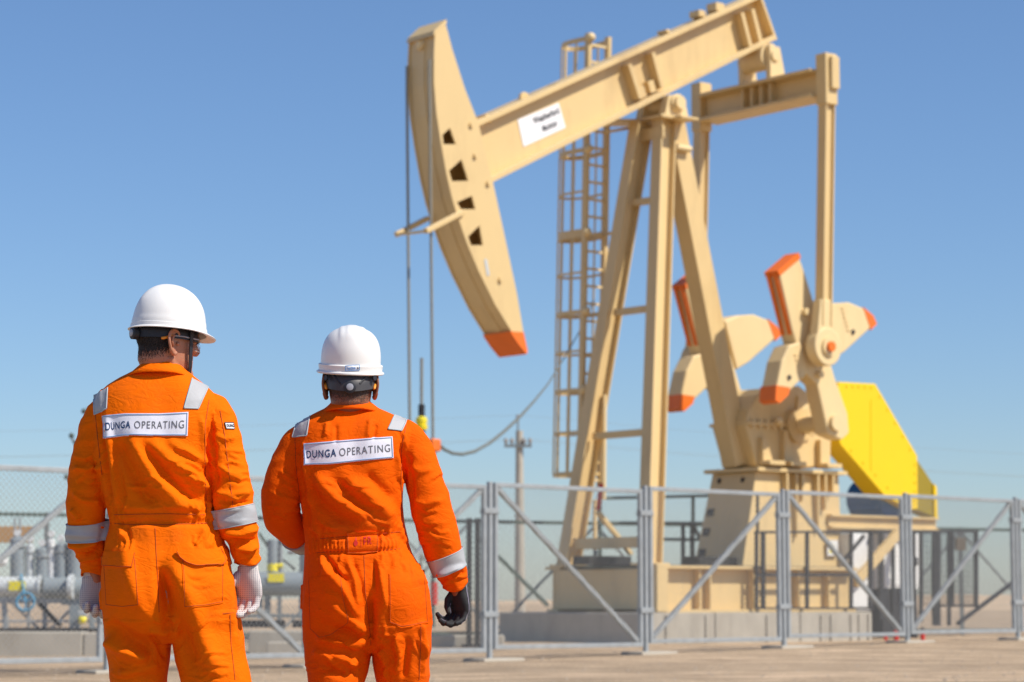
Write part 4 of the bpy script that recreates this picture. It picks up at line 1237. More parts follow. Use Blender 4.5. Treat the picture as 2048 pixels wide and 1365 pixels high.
def patch(bvh, top, bot, Y0, off, name, m_, parent, n=60, m=16, smooth_off=0.0):
    """cloth patch laid on the garment: top and bottom edges as polylines"""
    mb = MB(); P_ = []
    for j in range(m + 1):
        row = []
        for i in range(n + 1):
            a, b = poly_at(top, i / n), poly_at(bot, i / n); q = lerp2(a, b, j / m)
            row.append(hit_px(bvh, q[0], q[1], Y0, off))
        P_.append(row)
    # relax
    for it in range(3):
        Q = [r[:] for r in P_]
        for j in range(1, m):
            for i in range(1, n):
                P_[j][i] = (Q[j][i] * 2 + Q[j - 1][i] + Q[j + 1][i] + Q[j][i - 1] + Q[j][i + 1]) / 6
    back = Vector((0, 0.006, 0))
    G = [[p + back * 1.2 for p in P_[0]]] + P_ + [[p + back * 1.2 for p in P_[-1]]]
    G = [[r[0] + back * 1.2] + r + [r[-1] + back * 1.2] for r in G]
    nn = len(G[0])
    for r in G: mb.v += r
    for j in range(len(G) - 1):
        for i in range(nn - 1):
            a = j * nn + i; mb.f.append((a, a + 1, a + nn + 1, a + nn))
    o = mb.build(name, m_, parent, smooth=True, angle=50)
    return o, P_
def patch_text(P_, body, s0, s1, t0, t1, m_, parent, bold=0.0, off=0.0012, name='lettering', extra=None):
    vs, fs, asp = text_mesh(body, 1, bold, 0.0, 1.18) if extra is None else extra
    nj, ni = len(P_) - 1, len(P_[0]) - 1
    def T(v):
        s = (s0 + (s1 - s0) * v[0]) * ni; t = (t1 + (t0 - t1) * v[1]) * nj
        i = min(int(s), ni - 1); j = min(int(t), nj - 1); fs_, ft = s - i, t - j
        a = P_[j][i].lerp(P_[j][i + 1], fs_); b = P_[j + 1][i].lerp(P_[j + 1][i + 1], fs_)
        nv = (P_[j][i + 1] - P_[j][i]).cross(P_[j + 1][i] - P_[j][i]).normalized()
        if nv.y > 0: nv = -nv
        return a.lerp(b, ft) + nv * off
    # subdivide long triangles so the letters follow the cloth
    bm = bmesh.new(); bv = [bm.verts.new((v[0] * asp, v[1], 0)) for v in vs]
    for f in fs:
        try: bm.faces.new([bv[i] for i in f])
        except ValueError: pass
    long_e = [e for e in bm.edges if e.calc_length() > 0.5]
    bmesh.ops.subdivide_edges(bm, edges=long_e, cuts=2, use_grid_fill=False)
    bmesh.ops.triangulate(bm, faces=bm.faces)
    bm.verts.index_update()
    mb = MB(); mb.add([T((v.co.x / asp, v.co.y)) for v in bm.verts], [tuple(v.index for v in f.verts) for f in bm.faces])
    bm.free()
    return mb.build(name, m_, parent)

M['cloth1'] = cloth_mat('orange_cotton', (0.93, 0.165, 0.001), (0.84, 0.128, 0.001))
M['cloth2'] = cloth_mat('red_orange_cotton', (0.88, 0.122, 0.001), (0.78, 0.094, 0.001))
M['tape'] = mat('reflective_tape', (0.40, 0.405, 0.42), 0.62, metal=0.0, var=0.07, scale=25, bump=0.1, bscale=60)
M['tape_edge'] = mat('grey_tape_edge', (0.40, 0.47, 0.50), 0.7, var=0.1)
M['patch_white'] = mat('white_patch_cloth', (0.74, 0.74, 0.82), 0.6, var=0.03, scale=20, bump=0.12, bscale=30)
M['patch_blue'] = mat('pale_blue_piping', (0.22, 0.36, 0.62), 0.7)
M['navy'] = mat('navy_print', (0.010, 0.045, 0.13), 0.6)
M['grey_print'] = mat('grey_print', (0.13, 0.13, 0.14), 0.6)
M['red_thread'] = mat('red_thread', (0.60, 0.012, 0.010), 0.7)
M['stitch'] = mat('dark_orange_thread', (0.42, 0.06, 0.002), 0.8)
M['helmet'] = mat('white_helmet_plastic', (0.80, 0.79, 0.77), 0.32, var=0.02, scale=9, dirt=(0.55, 0.50, 0.44), dirt_amt=0.35)
M['band'] = mat('black_harness', (0.018, 0.02, 0.028), 0.55)
M['band_grey'] = mat('grey_harness', (0.055, 0.052, 0.055), 0.5)
M['knob'] = mat('grey_knob', (0.35, 0.36, 0.40), 0.4)
M['orange_tip'] = mat('orange_rubber', (0.85, 0.30, 0.02), 0.5)
M['boot'] = mat('black_leather', (0.02, 0.018, 0.016), 0.5, bump=0.2)
m_, n_, l_, b_ = mat_base('clear_lens')
b_.inputs['Base Color'].default_value = (0.9, 0.9, 0.85, 1); b_.inputs['Roughness'].default_value = 0.05
b_.inputs['Transmission Weight'].default_value = 1.0; b_.inputs['IOR'].default_value = 1.05; b_.inputs['Alpha'].default_value = 0.55
M['lens'] = m_
def skin_mat(name, c, c2):
    m, n, l, b = mat_base(name)
    tc = n.new('ShaderNodeTexCoord')
    nz = n.new('ShaderNodeTexNoise'); nz.inputs['Scale'].default_value = 28; nz.inputs['Detail'].default_value = 7
    l.new(tc.outputs['Object'], nz.inputs['Vector'])
    mx = n.new('ShaderNodeMix'); mx.data_type = 'RGBA'; mx.inputs[6].default_value = (*c, 1); mx.inputs[7].default_value = (*c2, 1)
    l.new(nz.outputs['Fac'], mx.inputs[0]); l.new(mx.outputs[2], b.inputs['Base Color'])
    b.inputs['Roughness'].default_value = 0.5
    b.inputs['Subsurface Weight'].default_value = 0.12; b.inputs['Subsurface Radius'].default_value = (0.012, 0.004, 0.002)
    n3 = n.new('ShaderNodeTexNoise'); n3.inputs['Scale'].default_value = 160; n3.inputs['Detail'].default_value = 4
    l.new(tc.outputs['Object'], n3.inputs['Vector'])
    bp = n.new('ShaderNodeBump'); bp.inputs['Strength'].default_value = 0.3; bp.inputs['Distance'].default_value = 0.002
    l.new(n3.outputs['Fac'], bp.inputs['Height']); l.new(bp.outputs[0], b.inputs['Normal'])
    return m
M['skin1'] = skin_mat('tanned_skin', (0.50, 0.22, 0.13), (0.40, 0.16, 0.09))
M['skin2'] = skin_mat('brown_skin', (0.30, 0.12, 0.065), (0.24, 0.09, 0.045))
M['hair1'] = mat('dark_cropped_hair', (0.035, 0.024, 0.02), 0.8, var=0.3, scale=60)
M['hair2'] = mat('dark_stubble_hair', (0.085, 0.050, 0.036), 0.8, var=0.3, scale=60)
def glove_mat(name, back, palm, pdir, dots=None):
    m, n, l, b = mat_base(name)
    g_ = n.new('ShaderNodeNewGeometry'); tc = n.new('ShaderNodeTexCoord')
    dt = n.new('ShaderNodeVectorMath'); dt.operation = 'DOT_PRODUCT'; dt.inputs[1].default_value = pdir
    l.new(g_.outputs['Normal'], dt.inputs[0])
    rp = n.new('ShaderNodeMapRange'); rp.inputs[1].default_value = -0.12; rp.inputs[2].default_value = 0.0
    l.new(dt.outputs['Value'], rp.inputs[0])
    mx = n.new('ShaderNodeMix'); mx.data_type = 'RGBA'; mx.inputs[6].default_value = (*back, 1); mx.inputs[7].default_value = (*palm, 1)
    l.new(rp.outputs[0], mx.inputs[0]); out = mx.outputs[2]
    nz = n.new('ShaderNodeTexNoise'); nz.inputs['Scale'].default_value = 60; nz.inputs['Detail'].default_value = 5; l.new(tc.outputs['Object'], nz.inputs['Vector'])
    if dots:
        w = []
        for ax in ('X', 'Z'):
            q = n.new('ShaderNodeTexWave'); q.bands_direction = ax; q.inputs['Scale'].default_value = 52; q.inputs['Distortion'].default_value = 0.3; l.new(tc.outputs['Object'], q.inputs['Vector']); w.append(q)
        mu = n.new('ShaderNodeMath'); mu.operation = 'MULTIPLY'; l.new(w[0].outputs['Fac'], mu.inputs[0]); l.new(w[1].outputs['Fac'], mu.inputs[1])
        gt = n.new('ShaderNodeMapRange'); gt.inputs[1].default_value = 0.42; gt.inputs[2].default_value = 0.6; l.new(mu.outputs[0], gt.inputs[0])
        m2 = n.new('ShaderNodeMath'); m2.operation = 'MULTIPLY'; l.new(gt.outputs[0], m2.inputs[0]); l.new(rp.outputs[0], m2.inputs[1])
        m3 = n.new('ShaderNodeMix'); m3.data_type = 'RGBA'; m3.inputs[7].default_value = (*dots, 1); l.new(m2.outputs[0], m3.inputs[0]); l.new(out, m3.inputs[6]); out = m3.outputs[2]
    l.new(out, b.inputs['Base Color']); b.inputs['Roughness'].default_value = 0.75
    bp = n.new('ShaderNodeBump'); bp.inputs['Strength'].default_value = 0.5; bp.inputs['Distance'].default_value = 0.003
    l.new(nz.outputs['Fac'], bp.inputs['Height']); l.new(bp.outputs[0], b.inputs['Normal'])
    return m

def creases(clusters, seed):
    r = random.Random(seed); out = []
    for cx, cy, rx, ry, ang, sp, n, ln in clusters:
        for i in range(n):
            x, y = cx + r.uniform(-rx, rx), cy + r.uniform(-ry, ry); a = R(ang + r.uniform(-sp, sp)); L_ = ln * r.uniform(0.6, 1.3)
            b = r.uniform(-0.25, 0.25) * L_
            dx, dy = math.cos(a), math.sin(a)
            pts = [(x - dx * L_ / 2, y - dy * L_ / 2), (x - dy * b, y + dx * b), (x + dx * L_ / 2, y + dy * L_ / 2)]
            am = r.uniform(1.3, 2.8)
            out.append((pts, r.uniform(2.6, 4.2), am)); off = r.uniform(4.5, 7)
            out.append(([(p_[0] - dy * off, p_[1] + dx * off) for p_ in pts], 3.6, -am * 0.8))
    return out
def build_person(S):
    Y0 = S['Y']; k = Y0 / F
    name_root = empty('person', Vector((at(S['cx'], 1200, Y0).x, Y0, gz(0, Y0))), S['label'], 'person')
    root = name_root
    cloth = S['cloth']
    def ring(py, xl, xr, hd, dy=0.0, n=56, e=2.35):
        c = at((xl + xr) / 2, py, Y0 + dy); a = (xr - xl) / 2 * k
        out = []
        for i in range(n):
            t = 2 * math.pi * i / n; ct, st = math.cos(t), math.sin(t)
            out.append(Vector((c.x + a * math.copysign(abs(ct) ** (2 / e), ct), Y0 + dy + hd * math.copysign(abs(st) ** (2 / e), st), c.z)))
        return out
    # ---------------- coverall
    mb = MB()
    mb.loft([ring(*r) for r in S['torso']])
    for leg_ in S['legs']: mb.loft([ring(*r, n=36, e=2.1) if len(r) == 5 else ring(*r, n=36, e=2.1) for r in leg_])
    arms_w = []
    for A in S['arms']:
        pts = [at(x, y, Y0 + dy) for x, y, r, dy in A]; rs = [r * k for x, y, r, dy in A]
        # interpolate finely
        P2, R2 = [], []
        for i in range(len(pts) - 1):
            p0 = pts[max(i - 1, 0)]; p1 = pts[i]; p2 = pts[i + 1]; p3 = pts[min(i + 2, len(pts) - 1)]
            for q in range(6):
                t = q / 6
                P2.append(0.5 * ((2 * p1) + (p2 - p0) * t + (2 * p0 - 5 * p1 + 4 * p2 - p3) * t * t + (3 * p1 - p0 - 3 * p2 + p3) * t ** 3))
                R2.append(rs[i] * (1 - t) + rs[i + 1] * t)
        P2.append(pts[-1]); R2.append(rs[-1])
        mb.tube(P2, R2, 28, flat=1.0, fdir=Vector((1, 0, 0)))
        arms_w.append((P2, R2))
    me = remesh(mb, 0.0043, 7, 0.5)
    displace(me, S['strokes'] + creases(S['creases'], S['seed'] + 40), S['blobs'], S['noise'])
    # light smoothing happens through shading only
    bvh = bvh_of(me)
    cov = finish(me, 'coverall', cloth, root)
    # ---------------- cuffs: open flared sleeve ends
    for ai, (P2, R2) in enumerate(arms_w):
        a = P2[-1]; d = (P2[-1] - P2[-4]).normalized(); s = Vector((1, 0, 0)); s = (s - d * s.dot(d)).normalized(); u = d.cross(s)
        rings = []
        rr = random.Random(ai + S['seed'])
        ph = rr.random() * 6
        prof = [(-0.050, 1.02), (-0.048, 1.09), (-0.030, 1.13), (-0.010, 1.05), (0.004, 1.07), (0.014, 1.13), (0.020, 1.17), (0.019, 1.08), (-0.005, 0.98)]
        for off, sc in prof:
            rg = []
            for i in range(48):
                t = 2 * math.pi * i / 48
                w = 1 + 0.035 * math.sin(3 * t + ph) + 0.03 * math.sin(7 * t + ph * 2 + off * 60)
                hem = 0.010 * math.sin(t * 2 + ph) if off > 0.0 else 0
                rg.append(a + d * (off + hem) + (s * math.cos(t) + u * math.sin(t)) * R2[-1] * sc * w)
            rings.append(rg)
        MB().loft(rings, cap=False).build('cuff', cloth, cov, smooth='all')
    # ---------------- collar
    C = S['collar']
    def collar_ring(pyb, pyf, cx, hw, hd, dy, wob=0.0):
        cb = at(cx, pyb, Y0); cf = at(cx, pyf, Y0)
        rg = []
        for i in range(72):
            t = 2 * math.pi * i / 72
            yy = Y0 + dy + hd * math.sin(t); f = (1 + math.sin(t)) / 2     # f=0 at the back
            z = cb.z + (cf.z - cb.z) * (f ** 1.3) + wob * math.sin(5 * t)
            rg.append(Vector((cb.x + hw * k * math.cos(t), yy, z)))
        return rg
    rings = [collar_ring(*c) for c in C]
    MB().loft(rings, cap=False).build('collar', cloth, cov, smooth='all')
    # ---------------- reflective bands round the sleeves
    for (ai, pts4) in S['bands']:
        P2, R2 = arms_w[ai]
        (xa, ya), (xb, yb_) = pts4          # axis px of the band's upper and lower edges
        def idx_at(py):
            best = min(range(len(P2)), key=lambda i: abs(to_px(P2[i])[1] - py)); return best
        ia, ib = idx_at(ya), idx_at(yb_)
        A_, B_ = P2[ia], P2[ib]; d = (B_ - A_).normalized(); ln = (B_ - A_).length
        if S.get('bandlen'): ln = S['bandlen']
        s = Vector((1, 0, 0)); s = (s - d * s.dot(d)).normalized(); u = d.cross(s)
        def cast(c, dr, R_):
            loc, nor, ix, ds = bvh.ray_cast(c + dr * R_ * 2.2, -dr)
            return None if loc is None else (loc - c).dot(dr)
        rows = []; m = 14
        for j in range(m + 1):
            c = A_ + d * (ln * j / m); Rr = R2[ia]
            rs_ = []
            for i in range(80):
                t = 2 * math.pi * i / 80; dr = s * math.cos(t) + u * math.sin(t)
                q = cast(c, dr, Rr)
                rs_.append(q if q is not None and Rr * 0.6 < q < Rr * 1.35 else Rr * 1.02)
            sm = [(rs_[i - 1] + 2 * rs_[i] + rs_[(i + 1) % 80]) / 4 for i in range(80)]
            rows.append([c + (s * math.cos(2 * math.pi * i / 80) + u * math.sin(2 * math.pi * i / 80)) * (sm[i] + 0.0055) for i in range(80)])
        first = [p - (p - (A_)).normalized() * 0.006 for p in rows[0]]; last = [p - (p - (A_ + d * ln)).normalized() * 0.006 for p in rows[-1]]
        MB().loft([first] + rows + [last], cap=False).build('reflective_band', M['tape'], cov, smooth='all')
        for rr_ in (rows[0], rows[-1]):
            MB().tube(rr_ + [rr_[0]], 0.0016, 5, cap=False).build('band_edge', M['tape_edge'], cov, smooth='all')
    # ---------------- patches
    for (top, bot) in S['shoulder']:
        o, P_ = patch(bvh, top, bot, Y0, 0.003, 'shoulder_stripe', M['tape'], cov, 14, 26)
        for e in ([r[0] for r in P_], [r[-1] for r in P_], P_[-1]):
            MB().tube(e, 0.0022, 5).build('stripe_edge', M['tape_edge'], o, smooth='all')
    for (top, bot, off) in S['pockets']:
        o, P_ = patch(bvh, top, bot, Y0, off, 'pocket', cloth, cov, 36, 36)
        ins_ = lambda a, b: a.lerp(b, 0.06)
        loop = [P_[j][1] for j in range(1, 36)] + [P_[35][i] for i in range(1, 36)] + [P_[j][35] for j in range(35, 0, -1)]
        MB().tube([p + Vector((0, -0.0006, 0)) for p in loop], 0.0009, 4).build('seam', M['stitch'], o)
    S['pocketP'] = P_
    for s_ in S['seams']:
        pts = [hit_px(bvh, x, y, Y0, 0.0008) for x, y in s_['dense']]
        MB().tube(pts, s_.get('r', 0.0011), 4).build('seam', M['stitch'], cov)
    top, bot = S['badge']
    o, P_ = patch(bvh, top, bot, Y0, 0.0045, 'name_patch', M['patch_white'], cov, 90, 20)
    border = [r[1] for r in P_][1:-1] + P_[-2][1:-1] + [r[-2] for r in P_][-2:0:-1] + P_[1][-2:0:-1]
    MB().tube([p + Vector((0, -0.001, 0)) for p in border], 0.0013, 5).build('patch_border', M['patch_blue'], o)
    b = S['btext']
    patch_text(P_, 'DUNGA', b[0], b[1], b[4], b[5], M['navy'], o, 0.018)
    patch_text(P_, 'OPERATING', b[2], b[3], b[4], b[5], M['grey_print'], o, 0.0)
    S['bvh'] = bvh; S['cov'] = cov; S['root'] = root; S['P_'] = P_
    # ---------------- head and body
    H = S['head']; c0 = at(H['px'][0], H['px'][1], Y0 + H['dy']); yaw = R(H['yaw']); sc = H.get('s', 1)
    fw = Vector((math.sin(yaw), math.cos(yaw), 0)); rt = Vector((math.cos(yaw), -math.sin(yaw), 0)); upv = Vector((0, 0, 1))
    pt_ = R(H.get('pitch', 0)); fw2 = fw * math.cos(pt_) + upv * math.sin(pt_); up2 = upv * math.cos(pt_) - fw * math.sin(pt_)
    def hd(f, r, u): return c0 + (fw2 * f + rt * r + up2 * u) * sc
    prof = [(-0.103, 0.084, 0.035, 0.022), (-0.096, 0.090, 0.010, 0.036), (-0.080, 0.092, -0.035, 0.050), (-0.055, 0.092, -0.058, 0.061), (-0.03, 0.092, -0.074, 0.066), (-0.005, 0.092, -0.086, 0.070),
            (0.02, 0.093, -0.095, 0.0735), (0.045, 0.095, -0.098, 0.075), (0.07, 0.090, -0.096, 0.073), (0.095, 0.075, -0.083, 0.061), (0.112, 0.05, -0.06, 0.043), (0.121, 0.02, -0.03, 0.02)]
    mb = MB(); rings = []
    for u, ff, bb, hw in prof:
        rg = []
        for i in range(40):
            t = 2 * math.pi * i / 40; ct, st = math.cos(t), math.sin(t)
            cen, hl = (ff + bb) / 2, (ff - bb) / 2
            # narrower toward the face, rounder at the back
            w = hw * (1 - 0.10 * max(0, ct)) 
            rg.append(hd(cen + hl * math.copysign(abs(ct) ** 0.92, ct), w * math.copysign(abs(st) ** 0.9, st), u))
        rings.append(rg)
    mb.loft(rings)
    mb.tube([hd(0.088, 0, 0.028), hd(0.100, 0, 0.008), hd(0.112, 0, -0.014), hd(0.104, 0, -0.024)], [0.009, 0.009, 0.011, 0.008], 12)
    for s in (-1, 1):
        mb.ball(hd(0.101, s * 0.011, -0.020), 0.0065, 10, 8)
        mb.tube([hd(0.092, s * 0.010, 0.038), hd(0.086, s * 0.048, 0.036)], [0.009, 0.007], 8)
        mb.ball(hd(0.072, s * 0.045, -0.012), 0.017, 12, 8)
        mb.ball(hd(0.080, s * 0.031, 0.018), 0.0125, 12, 8)
    mb.tube([hd(0.080, -0.022, -0.049), hd(0.0945, 0, -0.047), hd(0.080, 0.022, -0.049)], [0.004, 0.006, 0.004], 8)
    mb.tube([hd(0.079, -0.018, -0.059), hd(0.093, 0, -0.058), hd(0.079, 0.018, -0.059)], [0.004, 0.007, 0.004], 8)
    mb.ball(hd(0.083, 0, -0.085), 0.019, 12, 8)
    # neck and hidden trunk
    nb = at(*H['neck'], Y0 + 0.0)
    mb.tube([hd(-0.022, 0, 0.0), hd(-0.026, 0, -0.05), hd(-0.024, 0, -0.075).lerp(nb, 0.35), nb, nb - Vector((0, 0, 0.08))], [0.062 * sc, 0.060 * sc, H['neckr'], H['neckr'] * 1.08, H['neckr'] * 1.5], 24)
    if H.get('scm'):     # neck cords on the visible side
        for (a_, b__) in H['scm']:
            mb.tube([hd(*a_), hd(*b__)], [0.011, 0.008], 8)
    T_ = S['torso']
    def shrink(r, q=0.72):
        py, xl, xr, hd_ = r[:4]; c_ = (xl + xr) / 2; hw_ = (xr - xl) / 2 * q
        return (py, c_ - hw_, c_ + hw_, hd_ * q) + tuple(r[4:])
    mb.loft([ring(*shrink(r)) for r in T_[2:]])
    for leg_ in S['legs']: mb.loft([ring(*shrink(r, 0.7), n=24, e=2.1) for r in leg_])
    for (P2, R2) in arms_w:
        mb.tube(P2 + [P2[-1] + (P2[-1] - P2[-4]).normalized() * 0.05], [r * 0.66 for r in R2] + [0.026], 16)
    mb_ = remesh(mb, 0.0042, 3, 0.5)
    # ears joined into the same mesh
    ears = MB()
    for s in H['ears']:
        fl = H.get('flare', 0.016)
        rim = [(0.008, 0.002, 0.012), (0.006, 0.006, 0.026), (-0.004, 0.010, 0.036), (-0.018, 0.4 * fl + 0.008, 0.037), (-0.029, 0.8 * fl + 0.006, 0.026), (-0.032, fl + 0.006, 0.008), (-0.027, fl + 0.004, -0.010), (-0.018, 0.6 * fl + 0.003, -0.026), (-0.006, 0.004, -0.036), (0.002, 0.001, -0.030)]
        def ear(f, r, u): return hd(-0.002 + f * 1.0, s * (0.0735 + r), u * 1.0)
        pr = []
        for i in range(len(rim) - 1):
            for q in range(4):
                t = q / 4; p0, p1, p2, p3 = [Vector(rim[max(0, min(len(rim) - 1, i + z))]) for z in (-1, 0, 1, 2)]
                pr.append(0.5 * ((2 * p1) + (p2 - p0) * t + (2 * p0 - 5 * p1 + 4 * p2 - p3) * t * t + (3 * p1 - p0 - 3 * p2 + p3) * t ** 3))
        pr.append(Vector(rim[-1]))
        ears.tube([ear(*p) for p in pr], [0.0042 + 0.0022 * (i > len(pr) * 0.72) for i in range(len(pr))], 10)
        # concha: sheet from the rim inwards
        cin = Vector((-0.001, 0.003, 0.0))
        n_r = len(pr)
        rings_ = [[ear(*(p.lerp(cin, q) + Vector((0, -0.002 * math.sin(q * 3.1), 0)))) for p in pr] for q in (0.0, 0.3, 0.6, 0.85, 1.0)]
        ears.loft(rings_, cap=False, closed=False)
        rings_ = [[ear(*(p.lerp(cin, q) + Vector((0, -0.002 * math.sin(q * 3.1) - 0.0035, 0)))) for p in pr] for q in (0.0, 0.3, 0.6, 0.85, 1.0)]
        ears.loft(rings_, cap=False, closed=False)
        ears.tube([ear(-0.004, 0.004, 0.022), ear(-0.015, 0.011, 0.018), ear(-0.019, 0.013, 0.002), ear(-0.012, 0.008, -0.014)], [0.003, 0.0045, 0.0045, 0.003], 8)
        ears.ball(ear(0.006, 0.003, -0.003), 0.006, 8, 6)
    bm = bmesh.new(); bm.from_mesh(mb_)
    bv = [bm.verts.new(p) for p in ears.v]
    for f in ears.f:
        try: bm.faces.new([bv[i] for i in f])
        except ValueError: pass
    bmesh.ops.recalc_face_normals(bm, faces=bm.faces)
    hbv = bvh_of(mb_)
    bm.to_mesh(mb_); bm.free()
    S['scalp'] = []
    for p in mb_.polygons:
        ca = p.center
        if (ca - c0).length < 0.16 and len(p.vertices) == 4 and ca.z > c0.z - 0.09:
            S['scalp'].append((ca.copy(), [mb_.vertices[i].co + mb_.vertices[i].normal * 0.0009 for i in p.vertices]))
    body = finish(mb_, 'body', S['skin'], root)
    # ---------------- cropped hair: short strands standing on the scalp
    hs = MB(); rr = random.Random(11 + S['seed'])
    tries = 0
    for q in range(34000):
        u = rr.uniform(-0.075, 0.075); ang = rr.uniform(-2.45, 2.45)           # 0 = back of head
        edge = S['hairlow'] + 0.030 * abs(ang) ** 1.6 * 0.55 + rr.gauss(0, 0.009)
        if u < edge: continue
        if abs(ang) > 1.38 and u < 0.034 + rr.gauss(0, 0.004): continue
        dirv = (-fw2 * math.cos(ang) + rt * math.sin(ang)).normalized()
        loc, nor, ix, ds = hbv.ray_cast(hd(0, 0, u) + dirv * 0.25, -dirv)
        if loc is None: continue
        if nor.dot(dirv) < 0: nor = -nor
        ln = 0.0045 * (0.6 + 0.6 * rr.random()) * S['hairlen']
        tip = loc + nor * ln * 0.45 + Vector((0, 0, -1)) * ln + Vector((rr.gauss(0, 1), rr.gauss(0, 1), 0)) * 0.0012
        sd_ = nor.cross(Vector((0, 0, 1))).normalized() * 0.0011
        b0 = loc - nor * 0.0006
        hs.add([b0 - sd_, b0 + sd_, tip], [(0, 1, 2)])
    rr = random.Random(4)
    for (ca, vs_) in S['scalp']:
        rel = ca - c0; u = rel.dot(up2) / sc; ang = math.atan2(rel.dot(rt), -rel.dot(fw2))
        if u > 0.08 or abs(ang) > 2.3 or abs(rel.dot(rt)) > 0.0762 * sc: continue
        if u < S['hairlow'] + 0.012 + 0.0165 * abs(ang) ** 1.6 + rr.gauss(0, 0.004): continue
        if abs(ang) > 1.36 and u < 0.036: continue
        hs.add(vs_, [tuple(range(len(vs_)))])
    hs.build('hair', S['hairm'], root)
    # ---------------- helmet
    Q = S['helmet']; hp = R(Q['pitch']); hr = R(Q.get('roll', 0))
    hf = fw * math.cos(hp) + upv * math.sin(hp); hu = upv * math.cos(hp) - fw * math.sin(hp)
    hrt = rt * math.cos(hr) + hu * math.sin(hr); hu = hu * math.cos(hr) - rt * math.sin(hr)
    hc = hd(*Q['c'])
    def hm(f, r, u): return hc + hf * f + hrt * r + hu * u
    lf, lb, wr, ht = Q['dims']
    ex = 2 / Q.get('e', 2.25)
    def outer(az, t, off=0.0):       # az 0 = front, t 0 = crown .. pi/2 = rim
        rho = math.sin(t) ** ex; zz = ht * math.cos(t) ** ex if math.cos(t) > 0 else 0
        L1 = lf if math.cos(az) > 0 else lb
        f, r = rho * L1 * math.cos(az), rho * wr * math.sin(az)
        bump_ = Q['ridge'](f / L1, r / wr, t)
        sc_ = 1 + (bump_ + off) / 0.12
        return f * sc_, r * sc_, zz * (1 + (bump_ + off) / 0.14)
    NA, NT = 120, 40
    rings = []
    for j in range(1, NT + 1):
        t = (math.pi / 2) * j / NT
        rings.append([hm(*outer(2 * math.pi * i / NA, t)) for i in range(NA)])
    def low(i, grow, z, peak=0.0, droop=0.0):
        az = 2 * math.pi * i / NA; f, r, z0 = outer(az, math.pi / 2)
        n_ = math.hypot(f, r); pk = max(0, math.cos(az)) ** 2.2
        g_ = 1 + (grow + peak * pk) / n_
        return hm(f * g_, r * (1 + (grow + peak * 0.25 * pk) / n_), z + droop * pk)
    for grow, z, peak, droop in Q['rim']: rings.append([low(i, grow, z, peak, droop) for i in range(NA)])
    for j in range(NT, 4, -3):       # inner shell
        t = (math.pi / 2) * j / NT
        rings.append([hm(*outer(2 * math.pi * i / NA, t, -0.004)) for i in range(NA)])
    mb = MB(); mb.loft(rings, cap=False)
    top = len(mb.v); mb.v.append(hm(*outer(0, 0.0001)))
    for i in range(NA): mb.f.append((i, (i + 1) % NA, top))
    hel = mb.build('hard_hat', M['helmet'], root, smooth=True, angle=38)
    # harness band round the head, knob at the back
    rows = []
    for z in Q['bandz']:
        rg = []
        for i in range(64):
            az = 2 * math.pi * i / 64
            drop = Q['banddrop'] * max(0, -math.cos(az)) ** 2
            rg.append(hd(0.003 + math.cos(az) * 0.104, math.sin(az) * 0.0815, z - drop))
        rows.append(rg)
    rows2 = [[p + (p - hd(0.003, 0, 0.04)).normalized() * -0.004 for p in rg] for rg in reversed(rows)]
    MB().loft(rows + rows2, cap=False).build('harness_band', S['bandm'], hel, smooth='all')
    kz = (Q['bandz'][0] + Q['bandz'][1]) / 2 - Q['banddrop'] + 0.004
    kb = hd(-0.101, 0, kz); kd = -fw
    MB().tube([kb, kb + kd * 0.016, kb + kd * 0.018], [0.020, 0.020, 0.016], 24).build('adjuster_knob', M['band'], hel, smooth=True)
    MB().tube([kb + kd * 0.016, kb + kd * 0.0205, kb + kd * 0.0215], [0.0115, 0.0115, 0.009], 24).build('knob_cap', M['knob'], hel, smooth=True)
    S['hd'] = hd; S['hm'] = hm; S['hel'] = hel; S['outer'] = outer; S['fw'] = fw; S['rt'] = rt; S['body'] = body
    # ---------------- boots
    for leg_ in S['legs']:
        py, xl, xr = leg_[-1][:3]; a = at((xl + xr) / 2, py, Y0 + leg_[-1][4] if len(leg_[-1]) > 4 else Y0)
        z0 = gz(0, Y0)
        mb = MB(); rings = []
        for f, w, h in ((-0.10, 0.02, 0.05), (-0.095, 0.038, 0.10), (-0.05, 0.045, 0.16), (0.0, 0.047, 0.16), (0.05, 0.047, 0.115), (0.12, 0.052, 0.08), (0.17, 0.046, 0.065), (0.195, 0.025, 0.045)):
            rings.append([Vector((a.x + w * math.cos(2 * math.pi * i / 20), a.y + f, z0 + h / 2 + h / 2 * math.sin(2 * math.pi * i / 20))) for i in range(20)])
        mb.loft(rings); mb.build('boot', M['boot'], root, smooth='all')
    return S

